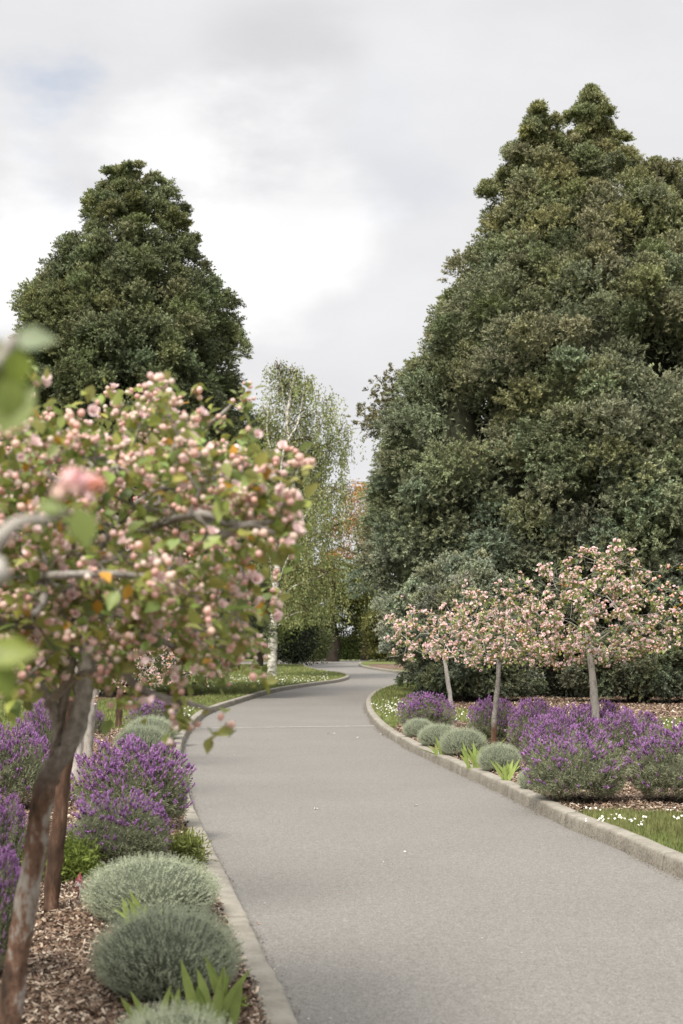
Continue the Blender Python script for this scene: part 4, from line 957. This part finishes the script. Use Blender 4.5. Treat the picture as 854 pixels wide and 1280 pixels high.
# right row
def ctr(px, py, Y): return at(px, py, Y)
b1 = gp(566, 910, .1); Y1 = b1[1]
crab([b1-[0, 0, .1], at(564, 880, Y1), at(559, 845, Y1), at(555, 818, Y1)], (.04, .032), ctr(566, 794, Y1), (1.18, 1.1, .62), 'small flat-topped blossom tree on a pale slim trunk, leftmost in the right bed', 401, nattr=230, bark=M_PALE, base=b1, ncl=1.1, open_=.4, bud=.029, leaf=.058, nleaf=6, nbud=5.6, white=.36, amber=.01, leafcol=(.23, .26, .09))
b2 = gp(617, 940, .1); Y2 = b2[1]
crab([b2-[0, 0, .1], at(618, 900, Y2), at(622, 860, Y2), at(624, 825, Y2)], (.038, .032), ctr(632, 790, Y2), (.95, .9, .66), 'blossom tree with grey trunk brown at the base, between the small and the large one', 402, nattr=190, bark=M_BROWNBASE, base=b2, ncl=1.15, open_=.4, bud=.028, leaf=.058, nleaf=6, nbud=5.4, white=.36, amber=.01, leafcol=(.21, .25, .08))
b3 = gp(746, 950, .1); Y3 = b3[1]
ex3 = [[at(738, 824, Y3), at(722, 826, Y3), at(705, 829, Y3-.1), at(690, 824, Y3-.2), at(675, 826, Y3-.2)], [at(741, 818, Y3), at(757, 817, Y3), at(775, 822, Y3), at(790, 821, Y3-.1), at(806, 817, Y3-.2)]]
crab([b3-[0, 0, .1], at(745, 900, Y3), at(742, 860, Y3), at(738, 820, Y3), at(736, 800, Y3)], (.054, .041), ctr(745, 768, Y3), (1.16, 1.1, .86), 'largest blossom tree of the right bed, on a thick grey trunk', 403, nattr=380, bark=M_GREY, base=b3, ncl=1.1, open_=.4, bud=.027, leaf=.058, nleaf=7, nbud=5.4, white=.36, amber=.01, leafcol=(.21, .25, .08), extra=ex3)
b4 = base_at(965, 13.5); Y4 = 13.5
crab([b4-[0, 0, .1], at(965, 900, Y4), at(963, 850, Y4), at(960, 815, Y4)], (.07, .055), ctr(955, 760, Y4), (1.02, .95, .5), 'blossom tree reaching in from the right photo edge', 404, nattr=200, bark=M_GREY, base=b4, open_=.25, bud=.023, leaf=.055, nleaf=5, nbud=4)
# left row behind the foreground tree
b5 = gp(110, 948, .1); Y5 = b5[1]
crab([b5-[0, 0, .1], at(111, 920, Y5), at(115, 885, Y5), at(122, 850, Y5)], (.062, .055), ctr(165, 830, Y5), (.95, .95, .5), 'crabapple on the leaning grey trunk behind the foreground tree', 405, nattr=190, bark=M_GREY, base=b5, open_=.3, bud=.022, leafcol=(.07, .095, .03), nleaf=6)
b6 = gp(96, 990, .1); Y6 = b6[1]
crab([b6-[0, 0, .1], at(95, 960, Y6), at(97, 935, Y6), at(100, 880, Y6), at(100, 830, Y6)], (.055, .045), ctr(90, 790, Y6), (.9, .9, .5), 'crabapple on the white-washed slim trunk behind the main fork', 406, nattr=150, bark=M_PALE, base=b6, open_=.3, bud=.022, leafcol=(.09, .12, .035))
b7 = gp(148, 909, .1); Y7 = b7[1]
crab([b7-[0, 0, .1], at(149, 890, Y7), at(150, 865, Y7), at(151, 845, Y7)], (.055, .05), ctr(175, 825, Y7), (1.0, 1.0, .42), 'crabapple on the dark slim trunk at the far end of the left bed', 407, nattr=150, bark=M_BROWN, base=b7, open_=.35, bud=.024, leafcol=(.07, .095, .03), nleaf=6)

# foreground tree --------------------------------------------------
YF = 5.0
bf = at(2, 1330, YF); bf[2] = .1
def F(px, py, Y=YF): return at(px, py, Y)
trunk = [bf-[0, 0, .1], F(12, 1270), F(24, 1180), F(40, 1090), F(52, 1010), F(64, 965), F(84, 935), F(98, 900), F(106, 860), F(111, 800), F(113, 740), F(110, 690)]
poly = [(-230, 590), (-120, 540), (-20, 525), (55, 520), (110, 555), (150, 540), (168, 500), (212, 502), (230, 548), (258, 590), (272, 540), (296, 540), (308, 575), (320, 598), (326, 622), (312, 650), (308, 700), (318, 760), (325, 815), (300, 815), (275, 825), (240, 805), (200, 800), (160, 800), (110, 815), (60, 850), (0, 875), (-90, 880), (-200, 820), (-270, 700)]
rng = np.random.default_rng(501)
def sample_poly(n, y0, y1):
    out = []
    while len(out) < n:
        px, py = rng.uniform(-270, 390), rng.uniform(450, 905)
        if inpoly(np.array([px]), np.array([py]), poly)[0]:
            u = abs(px-90)/340; Y = YF-.15+rng.uniform(-1, 1)*1.05*math.sqrt(max(.05, 1-min(1, u)**2))
            out.append(at(px, py, Y))
    return np.array(out)
att = sample_poly(1250, 0, 0)
exF = [
    [F(66, 950), F(72, 915), F(66, 880), F(50, 858), F(38, 842), F(28, 800), F(22, 765), F(18, 735)],                 # dark limb
    [F(60, 880), F(72, 868, 4.8), F(98, 845, 4.55), F(128, 838, 4.4), F(153, 829, 4.1), F(165, 812, 4.1), F(172, 795, 4.1)],                         # crooked limb
    [F(155, 832, 4.1), F(163, 850, 4.1), F(178, 862, 4.1), F(205, 872, 4.1), F(238, 880, 4.1), F(270, 888, 4.1)],                                   # bare stub to the right
    [F(112, 735), F(70, 735, 4.1), F(45, 722, 4.2), F(75, 719, 3.8), F(130, 717, 3.8), F(180, 720, 3.8), F(207, 722, 3.8), F(214, 707, 3.8)],
    [F(112, 700), F(150, 680), F(200, 655, 4.6), F(252, 642, 3.85), F(275, 653, 3.85), F(310, 655, 3.85), F(345, 650, 3.85), F(352, 636, 3.85), F(362, 620, 3.85)],
    [F(112, 700), F(160, 640), F(210, 610, 4.5), F(265, 600, 4.5), F(300, 592, 4.5), F(326, 576, 4.5), F(332, 562, 4.5)],
    [F(250, 645, 3.85), F(268, 662, 3.85), F(282, 668, 3.85), F(300, 658, 3.85), F(320, 657, 3.85), F(345, 668, 3.85)],
    [F(110, 690), F(130, 620), F(160, 550), F(178, 535), F(195, 508), F(208, 495)],
    [F(18, 735), F(45, 765, 3.85), F(62, 715, 4.2), F(50, 680, 4.4), F(62, 640, 4.1), F(72, 600, 4.1)],
    [F(113, 770), F(150, 768), F(190, 790), F(215, 808), F(240, 806), F(248, 815), F(236, 835)],
    [F(150, 680), F(230, 560, 5.3), F(275, 520, 5.3), F(290, 505, 5.3)],
    [F(113, 740), F(60, 640, 5.3), F(20, 560, 5.4), F(-40, 520, 5.4)], [F(18, 735), F(-60, 700), F(-140, 660), F(-200, 620)],
]
crab(trunk, (.045, .028), None, None, 'foreground crabapple with flaking grey and rust trunk, crowded with peach-pink buds', 502, base=bf, bark=M_FLAKE, attract=att-bf, extra=exF, ncl=1.0, leaf=.05, bud=.0205, nleaf=7, nbud=5.6, open_=.12, sides=10, clr=.12, leafcol=(.25, .285, .085), spread=.045, amber=.018, white=.45, minr=.0125)
# the second trunk behind it, brown
b8 = gp(63, 1142, .1); Y8 = b8[1]
crab([b8-[0, 0, .1], at(66, 1100, Y8), at(73, 1040, Y8), at(80, 970, Y8), at(88, 900, Y8), at(80, 840, Y8)], (.045, .038), at(60, 720, Y8), (.95, .8, .65), 'crabapple on the reddish-brown trunk just behind the foreground one', 503, nattr=170, bark=M_BROWN, base=b8, bud=.021, open_=.15)
# the near tree at the left of the camera whose twigs hang into view, very close
b9 = np.array([-1.5, 1.15, .1]); rng = np.random.default_rng(77)
root = empty('crabapple_tree', b9, 'very close out-of-focus crabapple twigs hanging in at the left edge', 'blossom tree', 'pink-budded crabapples in the beds')
gt, gl, gb = Geo(), Geo(), Geo()
branch_tube(gt, [(0, 0, -.1), (.05, 0, .7), (.1, .05, 1.3), (.2, .1, 1.9), (.3, .2, 2.3)], .06, .03, sides=10)
def near(px, py, Y): return at(px, py, Y)-b9
tw = [[(.1, .05, 1.3), near(-120, 760, 1.5), near(-20, 690, 1.6), near(20, 655, 1.62), near(60, 648, 1.65), near(85, 640, 1.66)],
      [(.2, .1, 1.9), near(-200, 430, 1.25), near(-60, 450, 1.28), near(-5, 455, 1.3), near(12, 430, 1.3), near(20, 420, 1.3)],
      [(.1, .05, 1.3), near(-200, 830, 1.3), near(-60, 825, 1.32), near(-5, 815, 1.34)]]
for t in tw: branch_tube(gt, t, .014, .004, n=5)
def big_leaf(px, py, Y, dirn, size, col):
    d = np.array([dirn], float); R = frames_up(unit(d), np.array([[0.2, -1., .5]]))*size
    gl.scatter(LF, LFF, R, near(px, py, Y)[None], np.array([col]))
big_leaf(15, 428, 1.3, (1, .1, .12), .040, (.22, .27, .16)); big_leaf(20, 432, 1.3, (.1, 0, -1), .04, (.15, .20, .03)); big_leaf(8, 470, 1.3, (.2, 0, -1), .04, (.17, .22, .05)); big_leaf(0, 545, 1.3, (.4, .1, .8), .06, (.19, .24, .07)); big_leaf(-10, 420, 1.3, (.2, 0, -1), .05, (.16, .2, .05))
big_leaf(97, 632, 1.65, (.25, 0, -1), .052, (.19, .24, .07)); big_leaf(82, 636, 1.65, (-.9, 0, .1), .035, (.14, .19, .04)); big_leaf(-20, 820, 1.34, (1, 0, .1), .05, (.18, .22, .04)); big_leaf(-8, 818, 1.34, (.4, 0, -1), .045, (.15, .2, .04))
pass
gs = Geo()
for (px, py, s_, c_) in [(88, 600, .030, (.87, .60, .60)), (102, 602, .034, (.88, .58, .60)), (118, 608, .026, (.82, .42, .32)), (74, 618, .022, (.84, .66, .58)), (96, 612, .024, (.85, .62, .58))]:
    m_ = 14; dd = unit(rdir(m_, rng)+[0, 0, .7]); gs.scatter(PET, PETF, frames(dd, rng)*s_*.62, np.repeat(near(px, py, 1.65)[None], m_, 0), np.array(c_)*rng.uniform(.9, 1.05, (m_, 1)))
    gs.scatter(ICO_V, ICO_F, frames(rdir(1, rng), rng)*s_*.7, near(px, py, 1.65)[None], np.array([c_]))
C = np.array([b9*0+[.3, .2, 2.3]])+np.clip(rng.normal(size=(90, 3)), -2, 2)*[.24, .3, .25]-[.85, .5, 0]
dress(gl, gb, C, rdir(90, rng), rng, leaf=.06, bud=.02)
for c_ in C[::3]: branch_tube(gt, [(.2, .1, 1.9), c_*.5+np.array([.15, .1, 1.0]), c_], .008, .003, n=3)
gt.build('trunk', M_GREY, root, smooth=True); gl.build('leaves', M_LEAF, root); gb.build('blossoms', M_BUD, root, smooth=True)['kind'] = 'stuff'; gs.build('blossom_cluster', M_BUD, root, smooth=True)

# ---------------------------------------------------------------- plant label
b_ = gp(99, 1132, .1); Yp = b_[1]; s_ = Yp/FPX*1.1
root = empty('plant_label', b_, 'tilted dark red plant label with white lettering stuck in the mulch', 'sign')
g = Geo(); V = []
cz = 21*s_; hw, hh = 5.5*s_, 16*s_
corn = [(-.9, .3), (.15, 1), (.95, -.05), (-.05, -1)]
fr = np.array([(u*hw, -.002, cz+v*hh) for u, v in corn]); bk = fr+[0, .004, 0]
g.add(np.vstack([fr, bk]), [[0, 3, 2, 1], [4, 5, 6, 7], [0, 1, 5, 4], [1, 2, 6, 5], [2, 3, 7, 6], [3, 0, 4, 7]], (.25, .03, .04)); g.build('plate', mono('red_plastic', (.26, .045, .06), .4), root)
g = Geo()
def stroke(a, b2, w_=.9*s_):
    a = np.array(a, float)*[hw, hh]; b2 = np.array(b2, float)*[hw, hh]; d = (b2-a)/np.linalg.norm(b2-a); nn = np.array([-d[1], d[0]])*w_*.5
    P = [a-nn, b2-nn, b2+nn, a+nn]; g.add([(q[0], -.0045, cz+q[1]) for q in P], [[0, 1, 2, 3]], (.8, .75, .75))
for a_, b2_ in [((-.75, -.02), (-.15, .42)), ((-.15, .42), (-.3, -.02)), ((-.3, -.02), (.25, .28)), ((.25, .28), (.05, -.25)), ((.05, -.25), (.8, .12)), ((-.05, -.8), (.55, .05)), ((-.8, .3), (-.5, .35))]: stroke(a_, b2_)
g.build('lettering', mono('white_print', (.75, .7, .7)), root)
g = Geo(); tube(g, [(0, .004, -.05), (0, .004, cz*.9)], .003, (.3, .3, .3), 5); g.build('stake', mono('grey_steel', (.3, .3, .3)), root)

PET_LAB = ['pale petal on the asphalt beside the orange leaf', 'pale petal right of the orange leaf', 'pale petal at the bottom of the driveway near the kerb', 'second pale petal at the bottom of the driveway, right of its twin',
  'tiny pale petal left of the lowest cushion kerb bend', 'pale petal in the middle of the driveway, just beyond the brown leaf', 'pale scrap in the middle of the driveway, larger than its neighbours', 'pale scrap beside the right kerb where the bed starts',
  'pale scrap in mid-driveway level with the full purple lavender', 'pale petal low on the right half of the driveway', 'lowest pale petal on the right half of the driveway', 'pale scrap against the left kerb by the distant cushions',
  'pale speck just this side of the transverse joint', 'left of two pale petals touching the transverse joint', 'right of two pale petals touching the transverse joint', 'pale petal on the driveway near the right kerb turn', 'large pale scrap against the right kerb turn', 'pale petal below the orange leaf']
# ---------------------------------------------------------------- litter on the road
rng = np.random.default_rng(91)
def flake(px, py, size_, col, lab, name='fallen_petal', cat='petal', grp='pale petals fallen on the driveway'):
    size = size_*.65; p_ = gp(px, py, .004); g = Geo(); k = 7; t = np.arange(k)/k*6.283; r = size*(.5+.12*rng.normal(size=k)); V = np.stack([r*np.cos(t), r*np.sin(t)*.8, .002+rng.random(k)*size*.25], 1)
    V = np.vstack([V, [(0, 0, size*.05+.001)]]); g.add(V, [[i, (i+1) % k, k] for i in range(k)], col); o = g.build(name, M_CHIP); o.location = [float(x) for x in p_]; tag(o, lab, cat, grp)
flake(323, 1155, .03, (.65, .25, .07), 'orange fallen leaf on the driveway by the left kerb', 'fallen_leaf', 'leaf', 'brown leaves fallen on the driveway')
flake(433, 1116, .02, (.35, .16, .06), 'small brown leaf in the middle of the driveway', 'fallen_leaf', 'leaf', 'brown leaves fallen on the driveway')
for i_, (px, py, s_) in enumerate([(331, 1129, .02), (362, 1140, .015), (386, 1274, .018), (413, 1273, .014), (343, 1212, .012), (480, 1078, .022), (507, 1065, .04), (520, 1007, .06), (395, 1011, .06), (603, 1173, .016), (652, 1191, .016), (230, 944, .06), (293, 944, .03), (410, 917, .07), (418, 917, .06), (447, 922, .06), (477, 918, .10), (348, 1208, .014)]):
    flake(px, py, s_, (.68, .66, .6), PET_LAB[i_])
g = Geo(); rng = np.random.default_rng(92)
for KS, sd_ in ((LKs, 1), (RKs, -1)):
    P = np.asarray(KS)[:, :2]; T = unit(np.gradient(P, axis=0)); Nn = np.stack([-T[:, 1], T[:, 0]], 1)*sd_; k = np.where((P[:, 1] > 4) & (P[:, 1] < 40))[0]
    q = rng.choice(k, 2600); off = -np.abs(rng.normal(size=2600))*.035-.004; X = P[q]+Nn[q]*off[:, None]+T[q]*rng.uniform(-.06, .06, (2600, 1))
    clump = np.sin(q*.21)+np.sin(q*.083+1) > -.3; X = X[clump]; m_ = len(X)
    R = frames(unit(rng.normal(size=(m_, 3))*.3+[0, 0, 1]), rng)*np.stack([rng.uniform(.3, 1.3, m_)*.012, rng.uniform(.2, .6, m_)*.012, np.full(m_, .01)], 1)[:, None, :]
    pal = np.array([(.12, .085, .055), (.07, .05, .035), (.22, .17, .11), (.09, .085, .05), (.3, .26, .2)])
    g.scatter(np.array([(-.5, -.5, 0), (.5, -.42, .1), (.46, .5, 0), (-.4, .45, .2)]), [[0, 1, 2, 3]], R, np.concatenate([X, np.full((m_, 1), .004)], 1), pal[rng.integers(0, 5, m_)])
tag(g.build('leaf_litter', M_CHIP), 'crumbs of leaf litter gathered along the kerb feet', kind='stuff')
# twigs of grass and moss in the kerb foot
print('objects', len(bpy.data.objects), 'polys', sum(len(o.data.polygons) for o in bpy.data.objects if o.type == 'MESH'))
